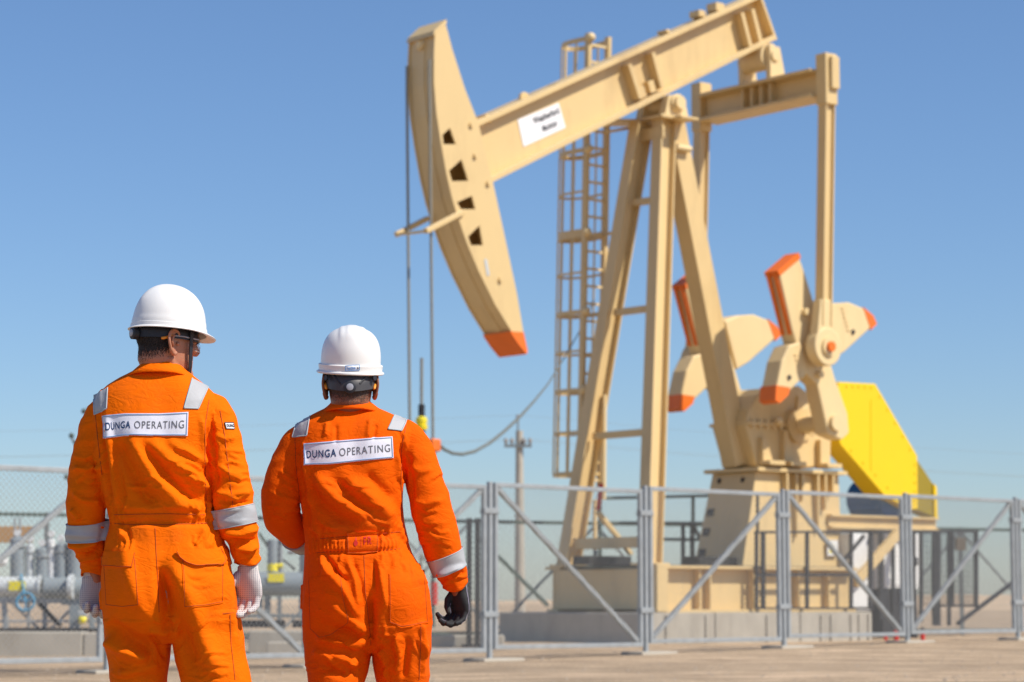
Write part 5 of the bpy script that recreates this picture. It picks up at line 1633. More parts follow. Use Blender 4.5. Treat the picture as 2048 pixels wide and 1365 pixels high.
def glove(S, wrist, D, N, T, s, curls, spread, thumb, m_, name='glove', cuffm=None, wlen=0.036, wr=0.024):
    """hand: D to the fingertips, N out of the palm, T toward the thumb side"""
    D = D.normalized(); N = (N - D * N.dot(D)).normalized(); T = (T - D * T.dot(D) - N * T.dot(N)).normalized()
    def h(d, n, t): return wrist + (D * d * 0.93 + N * n * 1.12 + T * t * 1.12) * s
    mb = MB(); rings = []
    for d, w, th, n0 in ((-0.01, 0.029, 0.021, 0), (0.012, 0.032, 0.020, 0.0), (0.035, 0.039, 0.020, 0.001), (0.06, 0.043, 0.0185, 0.001), (0.085, 0.043, 0.016, 0.0), (0.098, 0.038, 0.012, -0.001)):
        rings.append([h(d, n0 + th * math.sin(2 * math.pi * i / 28), w * math.copysign(abs(math.cos(2 * math.pi * i / 28)) ** 0.8, math.cos(2 * math.pi * i / 28))) for i in range(28)])
    mb.loft(rings)
    mb.ball(h(0.04, 0.010, 0.026), 0.019 * s, 14, 10)
    base = [(0.090, 0.031), (0.097, 0.0105), (0.093, -0.0105), (0.083, -0.030)]
    lens = [(0.044, 0.026, 0.021), (0.049, 0.030, 0.022), (0.045, 0.028, 0.021), (0.035, 0.021, 0.019)]
    for f in range(4):
        bd, bt = base[f]; a0 = 0.0; p = Vector((bd, 0.0, bt)); pts = [Vector((bd - 0.02, 0, bt)), p.copy()]; sp = spread[f]
        for j in range(3):
            a0 += R(curls[f][j]); d3 = Vector((math.cos(a0), math.sin(a0), sp * math.cos(a0)))
            p = p + d3 * lens[f][j]; pts.append(p.copy())
        rad = [0.0105, 0.0108, 0.0100, 0.0092, 0.0074]
        if f == 3: rad = [x * 0.88 for x in rad]
        # rounded tip
        tip = pts[-1] + (pts[-1] - pts[-2]).normalized() * 0.004
        mb.tube([h(*q) for q in pts] + [h(*tip)], [r * s * 1.13 for r in rad] + [0.0035 * s], 14)
        for q in pts[2:4]: mb.ball(h(*q), 0.0116 * s * (0.9 if f == 3 else 1), 12, 8)
    tp_ = [h(*q) for q in thumb]
    mb.tube(tp_ + [tp_[-1] + (tp_[-1] - tp_[-2]).normalized() * 0.005], [0.016 * s, 0.0135 * s, 0.0118 * s, 0.0095 * s, 0.004 * s], 14)
    me = remesh(mb, 0.0026, 3, 0.5)
    g_ = finish(me, name, m_, S['root'])
    # knitted wrist of the glove
    rr = []
    for j, (d, r) in enumerate(((0.006, 1.04), (-0.006, 1.06), (-0.02, 1.0), (-wlen, 0.97), (-wlen, 0.9))):
        rr.append([h(d, 0.8 * wr * r * math.sin(2 * math.pi * i / 32) , wr * r * math.cos(2 * math.pi * i / 32)) for i in range(32)])
    MB().loft(rr, cap=False).build('knit_cuff', cuffm or m_, g_, smooth='all')
    return g_
def dense(pts, n=8):
    out = []
    for a, b in zip(pts[:-1], pts[1:]):
        q = max(2, int(math.hypot(b[0] - a[0], b[1] - a[1]) / n))
        out += [lerp2(a, b, i / q) for i in range(q)]
    return out + [pts[-1]]
def rn(v, sx, sy, sz, seed): return noise.noise(Vector((v[0] * sx + seed, v[1] * sy, v[2] * sz)))
def ridged(v, sx, sy, sz, seed):
    return 1 - 2.2 * abs(noise.noise(Vector((v[0] * sx + seed, v[1] * sy, v[2] * sz))))

# ------------------------------------------------------------------ left worker
def noise1(v, px, py):
    x, y, z = v
    if px < 205 or px > 430 and py < 1130:      # sleeves: creases across the arm
        a = 0.0048 * ridged(v, 7, 9, 20, 3.1) + 0.0016 * rn(v, 20, 20, 45, 7)
        if py > 1040: a *= 1.7
        return a
    if py < 1045:                                # back: creases fall to the lower right
        u_, w_ = x * 0.75 - z * 0.66, x * 0.66 + z * 0.75
        b = 0.0046 * ridged((u_, y, w_), 3.0, 6, 11, 5.5) + 0.0012 * rn((u_, y, w_), 12, 15, 34, 1)
        f = min(1, max(0.2, (py - 800) / 160))
        return b * f
    b = 0.0030 * ridged(v, 8, 6, 4.5, 9.2) + 0.0011 * rn(v, 26, 20, 18, 2)
    if py > 1240: b += 0.004 * ridged(v, 5, 6, 11, 4.4)
    return b
wl1 = [([(x, 1026), (x + 1, 1052)], 2.6, 2.2) for x in (392, 399, 406, 413, 420, 427, 226, 233, 241, 248)]
P1 = dict(
    creases=[(238, 1018, 18, 16, 80, 30, 7, 32), (408, 1016, 18, 16, 95, 30, 7, 32), (425, 900, 8, 60, 75, 20, 6, 34), (205, 900, 8, 60, 100, 20, 5, 34), (330, 975, 70, 45, 12, 30, 9, 46), (340, 930, 60, 30, 35, 20, 5, 46),
             (340, 1262, 30, 26, 60, 70, 9, 34), (470, 965, 22, 70, 5, 25, 10, 40), (172, 965, 22, 70, -5, 25, 9, 38), (488, 1085, 16, 18, 0, 25, 6, 30), (180, 1102, 16, 16, 0, 25, 5, 30), (268, 1335, 40, 26, 10, 35, 7, 46), (430, 1325, 40, 30, -12, 35, 8, 46), (250, 1075, 22, 14, 85, 15, 5, 30), (408, 1075, 26, 14, 100, 18, 5, 30), (400, 1165, 35, 36, -8, 20, 5, 40)],
    Y=7.52, cx=335, seed=1, cloth=M['cloth1'], skin=M['skin1'], hairm=M['hair1'], hairlen=1.0, hairlow=-0.046, bandm=M['band'],
    label='worker in bright orange coverall, head turned right, white knit gloves, white hard hat',
    torso=[(724, 296, 362, 0.045, 0.0), (742, 270, 376, 0.062, 0), (757, 240, 394, 0.082, 0), (772, 216, 414, 0.096, 0), (788, 199, 430, 0.108, 0), (806, 192, 440, 0.118, 0), (830, 188, 440, 0.126, 0), (870, 187, 432, 0.134, 0),
           (920, 190, 425, 0.136, 0), (970, 203, 424, 0.132, 0), (1006, 212, 428, 0.128, 0), (1024, 217, 431, 0.124, 0), (1045, 222, 432, 0.123, 0), (1062, 220, 438, 0.129, 0), (1085, 214, 447, 0.134, 0),
           (1120, 209, 457, 0.146, 0), (1160, 207, 464, 0.152, 0), (1200, 206, 471, 0.152, 0), (1240, 209, 476, 0.142, 0), (1268, 212, 478, 0.125, 0.01), (1284, 230, 462, 0.08, 0.02)],
    legs=[[(1225, 209, 345, 0.125, 0.0), (1262, 212, 342, 0.118, 0.01), (1300, 216, 338, 0.108, 0.015), (1365, 226, 334, 0.10, 0.02), (1470, 238, 328, 0.085, 0.02), (1600, 245, 322, 0.078, 0.0), (1728, 252, 318, 0.075, 0.0)],
          [(1225, 345, 478, 0.125, 0.0), (1262, 344, 482, 0.118, 0.0), (1300, 350, 487, 0.108, -0.01), (1365, 367, 499, 0.10, -0.02), (1470, 388, 498, 0.085, -0.03), (1600, 402, 494, 0.078, -0.03), (1728, 410, 490, 0.075, -0.03)]],
    arms=[[(232, 806, 28, 0.0), (208, 828, 33, 0.0), (194, 862, 35, 0.0), (184, 900, 35, 0.0), (177, 940, 36, 0.0), (173, 980, 37, 0.0), (172, 1015, 38, 0.005), (173, 1050, 37, 0.015), (176, 1078, 35, 0.025), (182, 1098, 30, 0.035), (186, 1116, 26, 0.04), (188, 1134, 24, 0.045)],
          [(402, 806, 28, 0.0), (428, 826, 34, 0.0), (441, 860, 36, -0.01), (449, 900, 37, -0.02), (458, 945, 37, -0.03), (466, 985, 38, -0.035), (470, 1020, 38, -0.035), (476, 1050, 36, -0.03), (484, 1075, 31, -0.02), (490, 1096, 26, -0.01), (494, 1112, 23, -0.005)]],
    collar=[(716, 760, 326, 37, 0.060, 0.012), (717, 760, 325, 41, 0.066, 0.010), (728, 766, 323, 50, 0.078, 0.006), (740, 776, 320, 60, 0.092, 0.002), (747, 784, 318, 68, 0.101, 0.0), (750, 787, 318, 68, 0.099, 0.0), (744, 782, 320, 56, 0.080, 0.0)],
    bands=[(0, ((174, 1044), (175, 1076))), (1, ((470, 1014), (476, 1048)))],
    shoulder=[([(188, 790), (216, 777)], [(190, 830), (214, 818)]), ([(384, 758), (416, 774)], [(368, 817), (396, 818)])],
    badge=([(206, 832), (250, 828), (320, 828), (376, 825)], [(206, 878), (250, 872), (320, 873), (374, 872)]),
    btext=(0.035, 0.332, 0.375, 0.958, 0.35, 0.68),
    pockets=[([(206, 1112), (235, 1106), (270, 1110)], [(212, 1212), (245, 1216), (278, 1212)], 0.0022),
             ([(205, 1104), (238, 1104), (271, 1107)], [(206, 1132), (236, 1134), (264, 1136)], 0.006),
             ([(363, 1118), (405, 1118), (446, 1116)], [(369, 1216), (408, 1213), (446, 1206)], 0.0028),
             ([(351, 1106), (400, 1101), (441, 1098)], [(358, 1116), (372, 1128), (392, 1134), (420, 1134), (440, 1131), (449, 1122)], 0.011)],
    seams=[dict(dense=dense([(310, 1050), (312, 1100), (316, 1180), (318, 1225)])), dict(dense=dense([(222, 1047), (260, 1050), (330, 1050), (415, 1047)])), dict(dense=dense([(228, 1030), (270, 1029), (340, 1028), (410, 1030)])),
           dict(dense=dense([(418, 800), (410, 850), (410, 920), (412, 1000), (413, 1026)])), dict(dense=dense([(440, 822), (449, 870), (455, 920), (462, 980), (466, 1012)])), dict(dense=dense([(190, 820), (196, 880), (204, 950)])),
           dict(dense=dense([(460, 1230), (462, 1290), (470, 1360)])), dict(dense=dense([(445, 1228), (468, 1226)]))],
    strokes=[([(262, 868), (285, 915), (315, 962), (352, 1000), (390, 1022)], 17, 15), ([(296, 880), (345, 925), (392, 962), (428, 990)], 15, 13), ([(232, 880), (262, 940), (292, 985), (318, 1012)], 13, -11), ([(278, 880), (322, 940), (365, 985), (405, 1008)], 9, -9),
             ([(330, 880), (375, 905), (415, 935)], 10, 6), ([(200, 815), (207, 880), (214, 950), (224, 1015)], 6, -9), ([(214, 830), (224, 900), (234, 970), (244, 1022)], 8, 8), ([(228, 900), (240, 960), (252, 1010)], 6, -6),
             ([(398, 830), (404, 880), (406, 940)], 6, 6), ([(413, 850), (412, 930), (414, 1010)], 5, -8),
             ([(240, 1014), (300, 1016), (380, 1014), (420, 1014)], 8, 4), ([(235, 1045), (330, 1046), (425, 1044)], 6, -5),
             ([(340, 955), (370, 958), (400, 966)], 4, 2.5), ([(320, 925), (350, 925), (366, 918)], 3, 2.5), ([(250, 973), (300, 976), (330, 978)], 3, 2.5), ([(345, 895), (370, 903), (395, 920)], 3, 2.5),
             ([(320, 1130), (326, 1180), (334, 1230), (340, 1282)], 9, -13), ([(338, 1120), (366, 1180), (392, 1240), (416, 1300), (436, 1360)], 18, 14), ([(322, 1150), (345, 1215), (372, 1280), (392, 1345)], 14, -12),
             ([(250, 1080), (262, 1140), (280, 1200), (300, 1245)], 14, 8), ([(214, 1275), (250, 1300), (296, 1322)], 13, 16), ([(218, 1240), (262, 1278), (312, 1302)], 12, -12), ([(238, 1345), (280, 1338), (318, 1330)], 9, 7),
             ([(296, 1258), (318, 1262), (342, 1276)], 6, 7), ([(300, 1270), (318, 1290), (330, 1320)], 5, -7), ([(240, 1052), (246, 1075)], 4, 7), ([(252, 1050), (262, 1085)], 4, -5), ([(400, 1052), (420, 1100)], 8, 5),
             ([(455, 1140), (458, 1220), (470, 1300)], 8, 6),
             # sleeves
             ([(150, 935), (170, 940), (196, 930)], 5, 6), ([(146, 985), (165, 1000), (200, 1005)], 5, 7), ([(145, 1018), (155, 1030), (160, 1042)], 5, 9), ([(140, 1088), (165, 1092), (196, 1082)], 5, 9), ([(152, 1104), (175, 1106), (205, 1098)], 4, -7), ([(160, 1122), (182, 1118), (205, 1116)], 4, 6),
             ([(430, 870), (450, 880), (470, 878)], 5, 4), ([(436, 930), (460, 950), (486, 955)], 6, 6), ([(434, 985), (462, 990), (500, 985)], 6, 7), ([(438, 1002), (470, 1006), (502, 1004)], 4, -6), ([(448, 1062), (480, 1066), (512, 1058)], 6, 9), ([(460, 1078), (488, 1082), (514, 1078)], 4, -8), ([(468, 1096), (490, 1092), (514, 1094)], 5, 7),
             ([(424, 840), (428, 900), (432, 980)], 6, -7)] + wl1,
    blobs=[(268, 850, 60, 60, 9), (378, 850, 55, 60, 10), (330, 870, 22, 90, -6), (272, 1165, 48, 62, 24), (400, 1170, 58, 70, 26), (333, 1200, 14, 70, -14), (330, 800, 70, 22, -3)],
    noise=noise1,
    head=dict(px=(331, 690), dy=-0.005, yaw=55, pitch=-3, neck=(330, 742), neckr=0.055, ears=(1,), flare=0.012, scm=[((-0.01, 0.060, -0.045), (0.03, 0.035, -0.13)), ((0.01, 0.052, -0.06), (0.045, 0.03, -0.13))]),
    helmet=dict(c=(0.006, 0, 0.058), pitch=-4, roll=0, dims=(0.118, 0.114, 0.108, 0.130), e=2.2, bandz=(0.012, 0.030, 0.060), banddrop=0.0,
                ridge=lambda f, r, t: 0.004 * math.exp(-(r / 0.22) ** 2) * (1 if t < 1.0 else max(0, 1 - (t - 1.0) / 0.3)) + 0.0022 / (1 + math.exp((1.46 - t) * 60)),
                rim=[(0.0025, -0.001, 0, 0), (0.003, -0.012, 0.002, -0.001), (0.009, -0.016, 0.028, -0.009), (0.0105, -0.0175, 0.030, -0.011), (0.009, -0.0195, 0.028, -0.0125), (0.0, -0.018, 0.004, -0.006), (-0.003, -0.004, 0, 0)]))
P1 = build_person(P1)
hd = P1['hd']; root1 = P1['root']
# glasses
gl = MB().tube([hd(-0.040, 0.079, 0.012), hd(-0.018, 0.081, 0.020), hd(0.02, 0.080, 0.021), hd(0.078, 0.072, 0.018)], [0.0022, 0.0022, 0.0022, 0.0022], 8).build('safety_glasses', M['knob'], root1, smooth=True)
MB().tube([hd(-0.054, 0.0775, 0.008), hd(-0.048, 0.079, 0.009), hd(-0.036, 0.080, 0.013), hd(-0.018, 0.0815, 0.0205)], [0.0035, 0.0045, 0.0040, 0.0028], 10).build('temple_tip', M['orange_tip'], gl, smooth=True)
lens = []
for j in range(9):
    v = 0.028 - 0.045 * j / 8; lens.append([hd(0.115 - 0.045 * abs(a / 12) ** 2.2 - 0.002 * (j > 5), 0.070 * a / 12, v) for a in range(-12, 13)])
lb = MB(); lb.loft(lens, cap=False, closed=False); lb.build('lens', M['lens'], gl, smooth='all')
MB().tube([lens[-1][k] for k in range(0, 25)], 0.0009, 5).build('lens_rim', M['knob'], gl)
# chin strap
sp_ = [(0.046, 0.083, 0.062), (0.047, 0.0795, 0.03), (0.050, 0.073, 0.0), (0.054, 0.066, -0.035), (0.060, 0.056, -0.065), (0.066, 0.040, -0.092), (0.074, 0.018, -0.107), (0.076, -0.018, -0.107), (0.066, -0.04, -0.092), (0.054, -0.066, -0.035), (0.046, -0.083, 0.062)]
rings = []
for i, p in enumerate(sp_):
    a = hd(*sp_[max(0, i - 1)]); b = hd(*sp_[min(len(sp_) - 1, i + 1)]); d = (b - a).normalized(); o_ = (hd(*p) - hd(0.02, 0, 0.0)).normalized(); s = d.cross(o_).normalized(); o_ = s.cross(d)
    c = hd(*p); w = 0.0068
    rings.append([c - s * w, c + s * w, c + s * w + o_ * 0.0035, c - s * w + o_ * 0.0035])
st = MB().loft(rings).build('chin_strap', M['band'], P1['hel'])
MB().box(hd(0.072, 0.026, -0.104), 0.022, 0.03, 0.02, P1['fw'], P1['rt']).build('buckle', M['band'], st, bevel=0.004)
# small name tab on the upper right sleeve
o, Pt = patch(P1['bvh'], [(449, 846), (466, 846)], [(452, 858), (468, 859)], 7.52, 0.003, 'sleeve_tab', M['patch_white'], P1['cov'], 10, 6)
patch_text(Pt, 'DUNG', 0.15, 0.95, 0.25, 0.75, M['ink'], o, 0.03)
bd = [r[0] for r in Pt] + Pt[-1] + [r[-1] for r in Pt][::-1] + Pt[0][::-1]
MB().tube(bd, 0.0013, 5).build('tab_border', M['ink'], o)
# gloves
pd = Vector((-0.55, -0.83, 0.05)).normalized()
gm = glove_mat('white_knit_glove', (0.60, 0.56, 0.54), (0.54, 0.50, 0.48), tuple(pd), dots=(0.20, 0.18, 0.24))
gw = mat('white_knit_cuff', (0.62, 0.58, 0.58), 0.85, var=0.08, scale=60, bump=0.5, bscale=220)
w1 = at(496, 1138, 7.52 - 0.006)
glove(P1, w1, Vector((0.03, 0.06, -1)), Vector((-0.50, -0.87, 0.0)), Vector((-0.87, 0.50, 0.0)), 1.04,
      [(36, 52, 30), (32, 48, 28), (26, 44, 24), (18, 38, 22)], (0.02, 0.0, -0.02, -0.05), [(0.018, 0.010, 0.020), (0.045, 0.030, 0.034), (0.078, 0.040, 0.034), (0.108, 0.040, 0.026)], gm, cuffm=gw)
w2 = at(186, 1158, 7.52 + 0.05)
pd2 = Vector((0.35, -0.93, 0.0)).normalized()
gm2 = glove_mat('white_knit_glove_left', (0.60, 0.56, 0.54), (0.52, 0.48, 0.47), tuple(pd2), dots=(0.19, 0.17, 0.24))
glove(P1, w2, Vector((0.12, 0.05, -1)), Vector((0.30, -0.95, 0.0)), Vector((0.95, 0.30, 0.0)), 1.02,
      [(58, 50, 30), (60, 52, 30), (62, 52, 30), (64, 52, 30)], (0.02, 0.0, -0.02, -0.05), [(0.018, 0.006, 0.020), (0.045, 0.018, 0.040), (0.075, 0.026, 0.044), (0.098, 0.030, 0.034)], gm2, cuffm=gw)

# ------------------------------------------------------------------ right worker
def noise2(v, px, py):
    x, y, z = v
    if px < 606 or (px > 815 and py < 1170):
        a = 0.0044 * ridged(v, 6, 9, 15, 8.1) + 0.0012 * rn(v, 18, 20, 40, 7)
        return a * (1.6 if py > 1130 else 1)
    if py < 1085:
        u_, w_ = x * 0.75 - z * 0.66, x * 0.66 + z * 0.75
        b = 0.0044 * ridged((u_, y, w_), 3.0, 6, 10, 15.5) + 0.0010 * rn((u_, y, w_), 12, 15, 34, 21)
        return b * min(1, max(0.25, (py - 850) / 150))
    b = 0.0034 * ridged(v, 8, 6, 4.5, 19.2) + 0.0012 * rn(v, 26, 20, 18, 22)
    if py > 1250: b += 0.0045 * ridged(v, 5, 6, 10, 24.4)
    return b
wl2 = [([(x, 1078), (x + 1.5, 1108)], 2.4, 3.2) for x in (620, 627, 634, 641, 649, 656, 664, 671, 679, 686, 762, 769, 776, 784, 791)]
P2_ = dict(
    creases=[(640, 1062, 26, 14, 80, 25, 7, 30), (785, 1060, 24, 14, 98, 25, 7, 30), (802, 930, 8, 60, 80, 20, 5, 34), (604, 940, 8, 60, 98, 20, 5, 34), (700, 1010, 60, 40, 25, 25, 8, 48),
             (742, 1285, 30, 26, 30, 70, 9, 34), (860, 1010, 28, 80, 0, 25, 8, 40), (566, 990, 22, 50, 5, 25, 6, 38), (905, 1150, 16, 10, -8, 20, 5, 28), (672, 1320, 45, 30, 8, 30, 8, 50), (805, 1320, 40, 35, 85, 25, 8, 46), (665, 1130, 26, 18, 75, 20, 6, 34), (780, 1128, 26, 18, 95, 18, 5, 34), (655, 1200, 26, 32, 20, 30, 5, 34)],
    Y=7.92, cx=735, seed=5, cloth=M['cloth2'], skin=M['skin2'], hairm=M['hair2'], hairlen=0.7, hairlow=-0.052, bandm=M['band_grey'],
    label='worker in red-orange coverall seen from behind, black glove, white hard hat with round knob',
    torso=[(802, 668, 738, 0.045, 0), (818, 650, 758, 0.064, 0), (832, 622, 790, 0.084, 0), (848, 596, 818, 0.100, 0), (866, 586, 830, 0.112, 0), (890, 584, 828, 0.122, 0), (930, 588, 812, 0.132, 0), (970, 596, 806, 0.134, 0), (1010, 604, 806, 0.132, 0),
           (1045, 608, 808, 0.128, 0), (1068, 610, 812, 0.122, 0), (1090, 612, 816, 0.124, 0), (1110, 611, 822, 0.130, 0), (1135, 609, 836, 0.134, 0), (1170, 607, 848, 0.148, 0), (1210, 607, 856, 0.152, 0), (1250, 608, 862, 0.146, 0), (1285, 611, 860, 0.13, 0.01), (1304, 630, 845, 0.08, 0.02)],
    legs=[[(1245, 608, 745, 0.125, 0.0), (1280, 610, 744, 0.12, 0.0), (1310, 613, 740, 0.112, -0.01), (1365, 617, 726, 0.10, -0.02), (1470, 628, 712, 0.085, -0.03), (1600, 634, 708, 0.078, -0.03), (1712, 640, 706, 0.075, -0.03)],
          [(1245, 745, 863, 0.125, 0.0), (1280, 742, 862, 0.12, 0.0), (1310, 746, 859, 0.112, 0.01), (1365, 756, 857, 0.10, 0.03), (1470, 768, 852, 0.085, 0.03), (1600, 774, 848, 0.078, 0.0), (1712, 778, 846, 0.075, 0.0)]],
    arms=[[(628, 866, 28, 0.0), (602, 884, 33, 0.0), (586, 912, 35, 0.0), (573, 945, 36, 0.0), (564, 980, 38, 0.0), (560, 1015, 38, 0.01), (568, 1042, 36, 0.05), (586, 1062, 33, 0.10), (604, 1076, 29, 0.15), (622, 1086, 25, 0.19)],
          [(792, 864, 28, 0.0), (818, 880, 33, 0.0), (834, 912, 36, -0.005), (845, 950, 37, -0.01), (856, 990, 39, -0.01), (866, 1030, 40, -0.01), (876, 1066, 39, -0.005), (886, 1100, 36, 0.005), (896, 1126, 32, 0.015), (904, 1146, 27, 0.02), (910, 1162, 23, 0.025)]],
    collar=[(795, 838, 702, 38, 0.062, 0.008), (797, 838, 702, 42, 0.068, 0.006), (806, 842, 703, 50, 0.080, 0.003), (814, 850, 704, 57, 0.093, 0.0), (820, 857, 704, 63, 0.101, 0.0), (823, 860, 704, 62, 0.099, 0.0), (816, 852, 704, 50, 0.080, 0.0)],
    bands=[(1, ((884, 1108), (894, 1140))), (0, ((590, 1068), (606, 1080)))],
    shoulder=[([(595, 846), (620, 834)], [(585, 875), (614, 872)]), ([(790, 829), (814, 838)], [(776, 859), (803, 862)])],
    badge=([(608, 888), (660, 884), (720, 879), (784, 874)], [(608, 931), (660, 929), (720, 923), (786, 916)]),
    btext=(0.035, 0.365, 0.40, 0.965, 0.35, 0.70),
    pockets=[([(617, 1158), (650, 1152), (680, 1149)], [(620, 1258), (640, 1280), (662, 1274), (699, 1246)], 0.0028),
             ([(778, 1148), (815, 1144), (849, 1140)], [(778, 1246), (803, 1256), (830, 1252), (856, 1246)], 0.0028),
             ([(694, 1066), (725, 1064), (755, 1063)], [(695, 1110), (725, 1110), (756, 1107)], 0.006)],
    seams=[dict(dense=dense([(728, 1112), (730, 1180), (738, 1250), (742, 1290)])), dict(dense=dense([(632, 1106), (660, 1104), (692, 1103)])), dict(dense=dense([(758, 1102), (800, 1098)])),
           dict(dense=dense([(640, 1078), (692, 1073)])), dict(dense=dense([(758, 1068), (800, 1064)])),
           dict(dense=dense([(812, 850), (803, 900), (802, 960), (804, 1040)])), dict(dense=dense([(590, 870), (592, 930), (600, 1000)])), dict(dense=dense([(840, 1200), (842, 1280), (838, 1360)]))],
    strokes=[([(628, 945), (660, 985), (705, 1018), (748, 1040)], 14, 13), ([(612, 960), (640, 1005), (680, 1038), (722, 1055)], 11, -10), ([(688, 955), (728, 985), (764, 1018), (790, 1045)], 14, 12), ([(670, 960), (705, 1000), (745, 1030)], 9, -8), ([(730, 945), (760, 975), (790, 1000)], 10, -6),
             ([(640, 1054), (700, 1052), (760, 1050), (800, 1046)], 8, 3), ([(640, 1078), (700, 1074), (790, 1068)], 4, -4), ([(625, 1106), (700, 1106), (800, 1100)], 5, -5),
             ([(594, 880), (604, 940), (612, 1010), (618, 1060)], 6, -8), ([(608, 900), (616, 960), (622, 1020)], 7, 7), ([(803, 880), (806, 950), (810, 1030)], 6, -9), ([(792, 900), (796, 960), (800, 1020)], 6, 6),
             ([(655, 845), (652, 875)], 5, 4), ([(672, 850), (672, 888)], 4, -3), ([(740, 838), (735, 878)], 5, 3), ([(752, 850), (746, 880)], 4, -3),
             ([(742, 1190), (742, 1250), (742, 1300)], 8, -15), ([(640, 1110), (660, 1150), (690, 1180), (720, 1240)], 7, 8), ([(650, 1108), (672, 1140), (700, 1170)], 5, -6), ([(694, 1115), (712, 1160), (720, 1220)], 7, 6), ([(704, 1120), (722, 1170), (728, 1230)], 5, -6), ([(756, 1115), (760, 1160), (770, 1220)], 7, 7), ([(748, 1118), (750, 1180)], 4, -5),
             ([(664, 1210), (690, 1230), (715, 1250), (738, 1262)], 7, 8), ([(632, 1240), (670, 1252), (705, 1262)], 6, -6), ([(630, 1272), (670, 1285), (715, 1285), (742, 1275)], 8, 11), ([(660, 1258), (700, 1266), (738, 1280)], 6, -9), ([(625, 1300), (665, 1318), (705, 1320)], 9, 8), ([(640, 1330), (680, 1345), (716, 1340)], 9, -8), ([(712, 1318), (690, 1350)], 7, 7),
             ([(650, 1185), (675, 1192), (690, 1205)], 4, 4), ([(640, 1215), (660, 1225), (680, 1240)], 4, 4),
             ([(790, 1262), (800, 1310), (792, 1350)], 8, 9), ([(815, 1270), (812, 1320), (806, 1360)], 7, -8), ([(838, 1240), (846, 1290), (842, 1350)], 6, 7), ([(760, 1290), (775, 1330), (772, 1362)], 7, 6),
             ([(830, 1140), (850, 1190), (858, 1250)], 9, 5),
             ([(545, 985), (570, 1000), (598, 1005)], 5, 5), ([(560, 940), (580, 960), (600, 965)], 5, 4), ([(815, 930), (840, 945), (866, 940)], 7, 4), ([(822, 1000), (852, 1010), (885, 1000)], 6, 4), ([(840, 1070), (872, 1075), (904, 1066)], 6, 4), ([(818, 900), (822, 960), (826, 1020)], 6, -6),
             ([(872, 1148), (900, 1140), (926, 1134)], 5, 7), ([(880, 1160), (905, 1152), (930, 1146)], 4, -6)] + wl2,
    blobs=[(650, 905, 50, 55, 8), (765, 900, 50, 55, 9), (710, 920, 18, 80, -5), (672, 1185, 52, 60, 24), (800, 1185, 55, 62, 24), (740, 1215, 13, 70, -14)],
    noise=noise2,
    head=dict(px=(701, 775), dy=-0.01, yaw=-3, pitch=-2, neck=(702, 812), neckr=0.066, ears=(-1, 1), flare=0.008, s=1.03),
    helmet=dict(c=(0.004, 0, 0.077), pitch=8, roll=-2, dims=(0.120, 0.112, 0.0985, 0.1195), e=2.7, bandz=(-0.006, 0.012, 0.045), banddrop=0.020,
                ridge=lambda f, r, t: (0.0055 * (1 / (1 + math.exp((abs(r) - 0.40) * 42))) * (1 / (1 + math.exp((t - 0.92) * 11))) + 0.0035 * (1 / (1 + math.exp((abs(r) - 0.16) * 40))) * (1 / (1 + math.exp((t - 0.80) * 11)))),
                rim=[(0.0, -0.001, 0, 0), (0.006, -0.003, 0.0, 0), (0.0075, -0.005, 0, 0), (0.006, -0.020, 0.002, 0), (0.0065, -0.023, 0.01, -0.002), (0.0125, -0.027, 0.040, -0.010), (0.0130, -0.031, 0.042, -0.014), (0.008, -0.034, 0.040, -0.016), (0.0, -0.030, 0.004, 0), (-0.004, -0.006, 0, 0)]))
P2_ = build_person(P2_)
hd2 = P2_['hd']
for s in (-1, 1):
    g2 = MB().tube([hd2(0.08, s * 0.072, 0.012), hd2(0.0, s * 0.079, 0.014), hd2(-0.018, s * 0.080, 0.012)], 0.0022, 8).build('safety_glasses', M['knob'], P2_['root'], smooth=True)
    MB().tube([hd2(-0.016, s * 0.080, 0.013), hd2(-0.036, s * 0.0785, 0.002), hd2(-0.044, s * 0.0765, -0.007), hd2(-0.047, s * 0.0755, -0.011)], [0.003, 0.004, 0.005, 0.003], 10).build('temple_tip', M['orange_tip'], g2, smooth=True)
# harness struts of the right worker's helmet
for s in (-1, 1):
    b = hd2(-0.085, s * 0.045, 0.030); 
    MB().tube([hd2(-0.092, s * 0.030, 0.000), hd2(-0.075, s * 0.060, 0.035)], 0.004, 8).build('harness_strap', M['band'], P2_['hel'])
    MB().tube([hd2(-0.062, s * 0.0735, 0.022), hd2(-0.066, s * 0.0785, 0.022)], 0.009, 14).build('harness_anchor', M['band'], P2_['hel'])
# small round-cornered maker's mark on the helmet band
hv = []
me_h = P2_['hel'].data; oo = origin_of(P2_['hel'])
hbv = BVHTree.FromPolygons([tuple(v.co + oo) for v in me_h.vertices], [tuple(p.vertices) for p in me_h.polygons])
o, Ph = patch(hbv, [(691, 732.5), (719, 730.5)], [(691, 742.5), (719, 740.5)], 7.92, 0.0008, 'maker_mark', M['patch_white'], P2_['hel'], 16, 6)
bd = [r[0] for r in Ph] + Ph[-1] + [r[-1] for r in Ph][::-1] + Ph[0][::-1]
blue_ink = mat('blue_ink', (0.02, 0.22, 0.55), 0.5)
MB().tube([p + Vector((0, -0.0006, 0)) for p in bd], 0.0009, 5).build('mark_border', blue_ink, o)
patch_text(Ph, 'Ventitra', 0.08, 0.70, 0.22, 0.80, blue_ink, o, 0.03, 0.0012)
patch_text(Ph, '', 0.80, 0.93, 0.25, 0.78, M['grey_print'], o, 0, 0.0012, 'mark_triangle', extra=([(0, 0), (1, 0), (0.5, 1)], [(0, 1, 2)], 1.0))
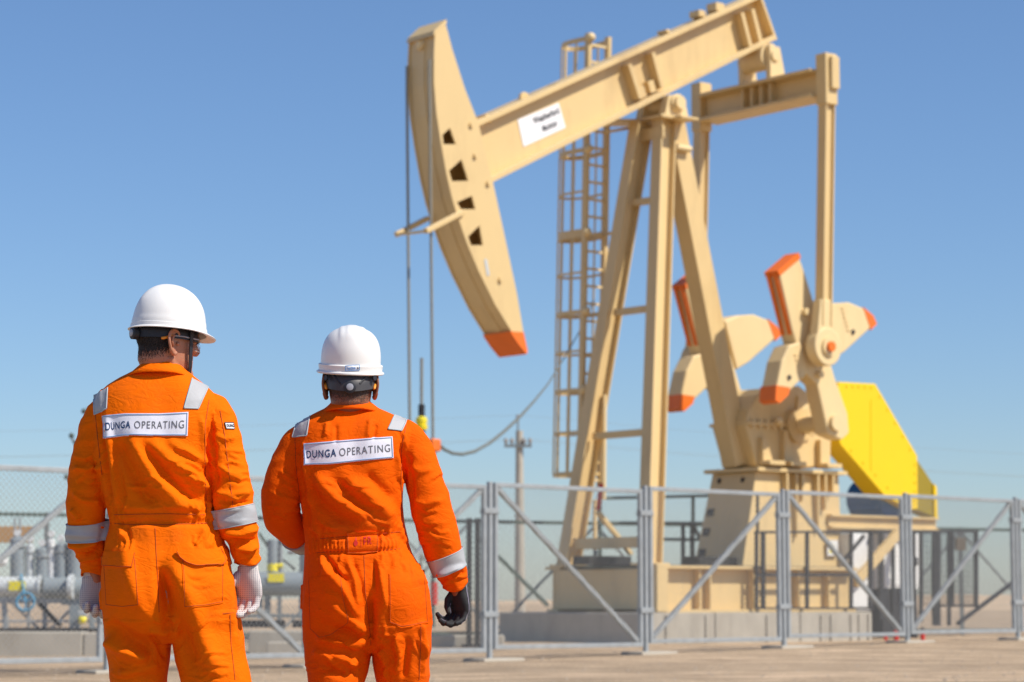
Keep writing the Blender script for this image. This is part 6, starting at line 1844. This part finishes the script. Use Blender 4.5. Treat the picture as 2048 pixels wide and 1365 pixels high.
# waist label with flame and FR
Pw = P2_['pocketP']
patch_text(Pw, 'FR', 0.54, 0.80, 0.28, 0.58, M['red_thread'], P2_['cov'], 0.012, 0.0016)
patch_text(Pw, '', 0.45, 0.462, 0.24, 0.66, M['red_thread'], P2_['cov'], 0, 0.0016, 'label_bar', extra=([(0, 0), (1, 0), (1, 1), (0, 1)], [(0, 1, 2, 3)], 0.2))
flame = [(0.5, 0), (0.85, 0.18), (0.95, 0.45), (0.72, 0.62), (0.62, 1.0), (0.38, 0.72), (0.3, 0.5), (0.2, 0.62), (0.06, 0.36), (0.2, 0.1)]
patch_text(Pw, '', 0.20, 0.36, 0.26, 0.64, M['red_thread'], P2_['cov'], 0, 0.0016, 'label_flame', extra=(flame, [(0, 1, 2, 3), (0, 3, 4, 5), (0, 5, 6, 7), (0, 7, 8, 9)], 0.6))
# black glove
pd3 = Vector((-0.62, -0.78, 0.0)).normalized()
gb_ = glove_mat('black_coated_glove', (0.24, 0.21, 0.29), (0.010, 0.010, 0.012), tuple((pd3 + Vector((0, -0.25, 0))).normalized()))
w3 = at(918, 1178, 7.92 + 0.03)
glove(P2_, w3, Vector((0.02, 0.06, -1)), Vector((-0.70, -0.71, 0.0)), Vector((-0.71, 0.70, 0.0)), 0.90,
      [(50, 62, 30), (42, 56, 32), (32, 48, 28), (22, 36, 22)], (0.02, 0.0, -0.02, -0.05), [(0.018, 0.010, 0.018), (0.042, 0.026, 0.026), (0.070, 0.034, 0.022), (0.092, 0.036, 0.012)], gb_, cuffm=mat('black_knit', (0.012, 0.012, 0.014), 0.8))
w4 = at(640, 1094, 7.92 + 0.22)
glove(P2_, w4, Vector((1, 0.5, 0.1)), Vector((0, 0.4, -1)), Vector((0.3, 0.9, 0.0)), 0.98,
      [(30, 45, 25)] * 4, (0.02, 0.0, -0.02, -0.05), [(0.018, 0.006, 0.020), (0.045, 0.018, 0.040), (0.078, 0.022, 0.045), (0.106, 0.020, 0.040)], gb_, cuffm=mat('black_knit_cuff', (0.012, 0.012, 0.014), 0.8))
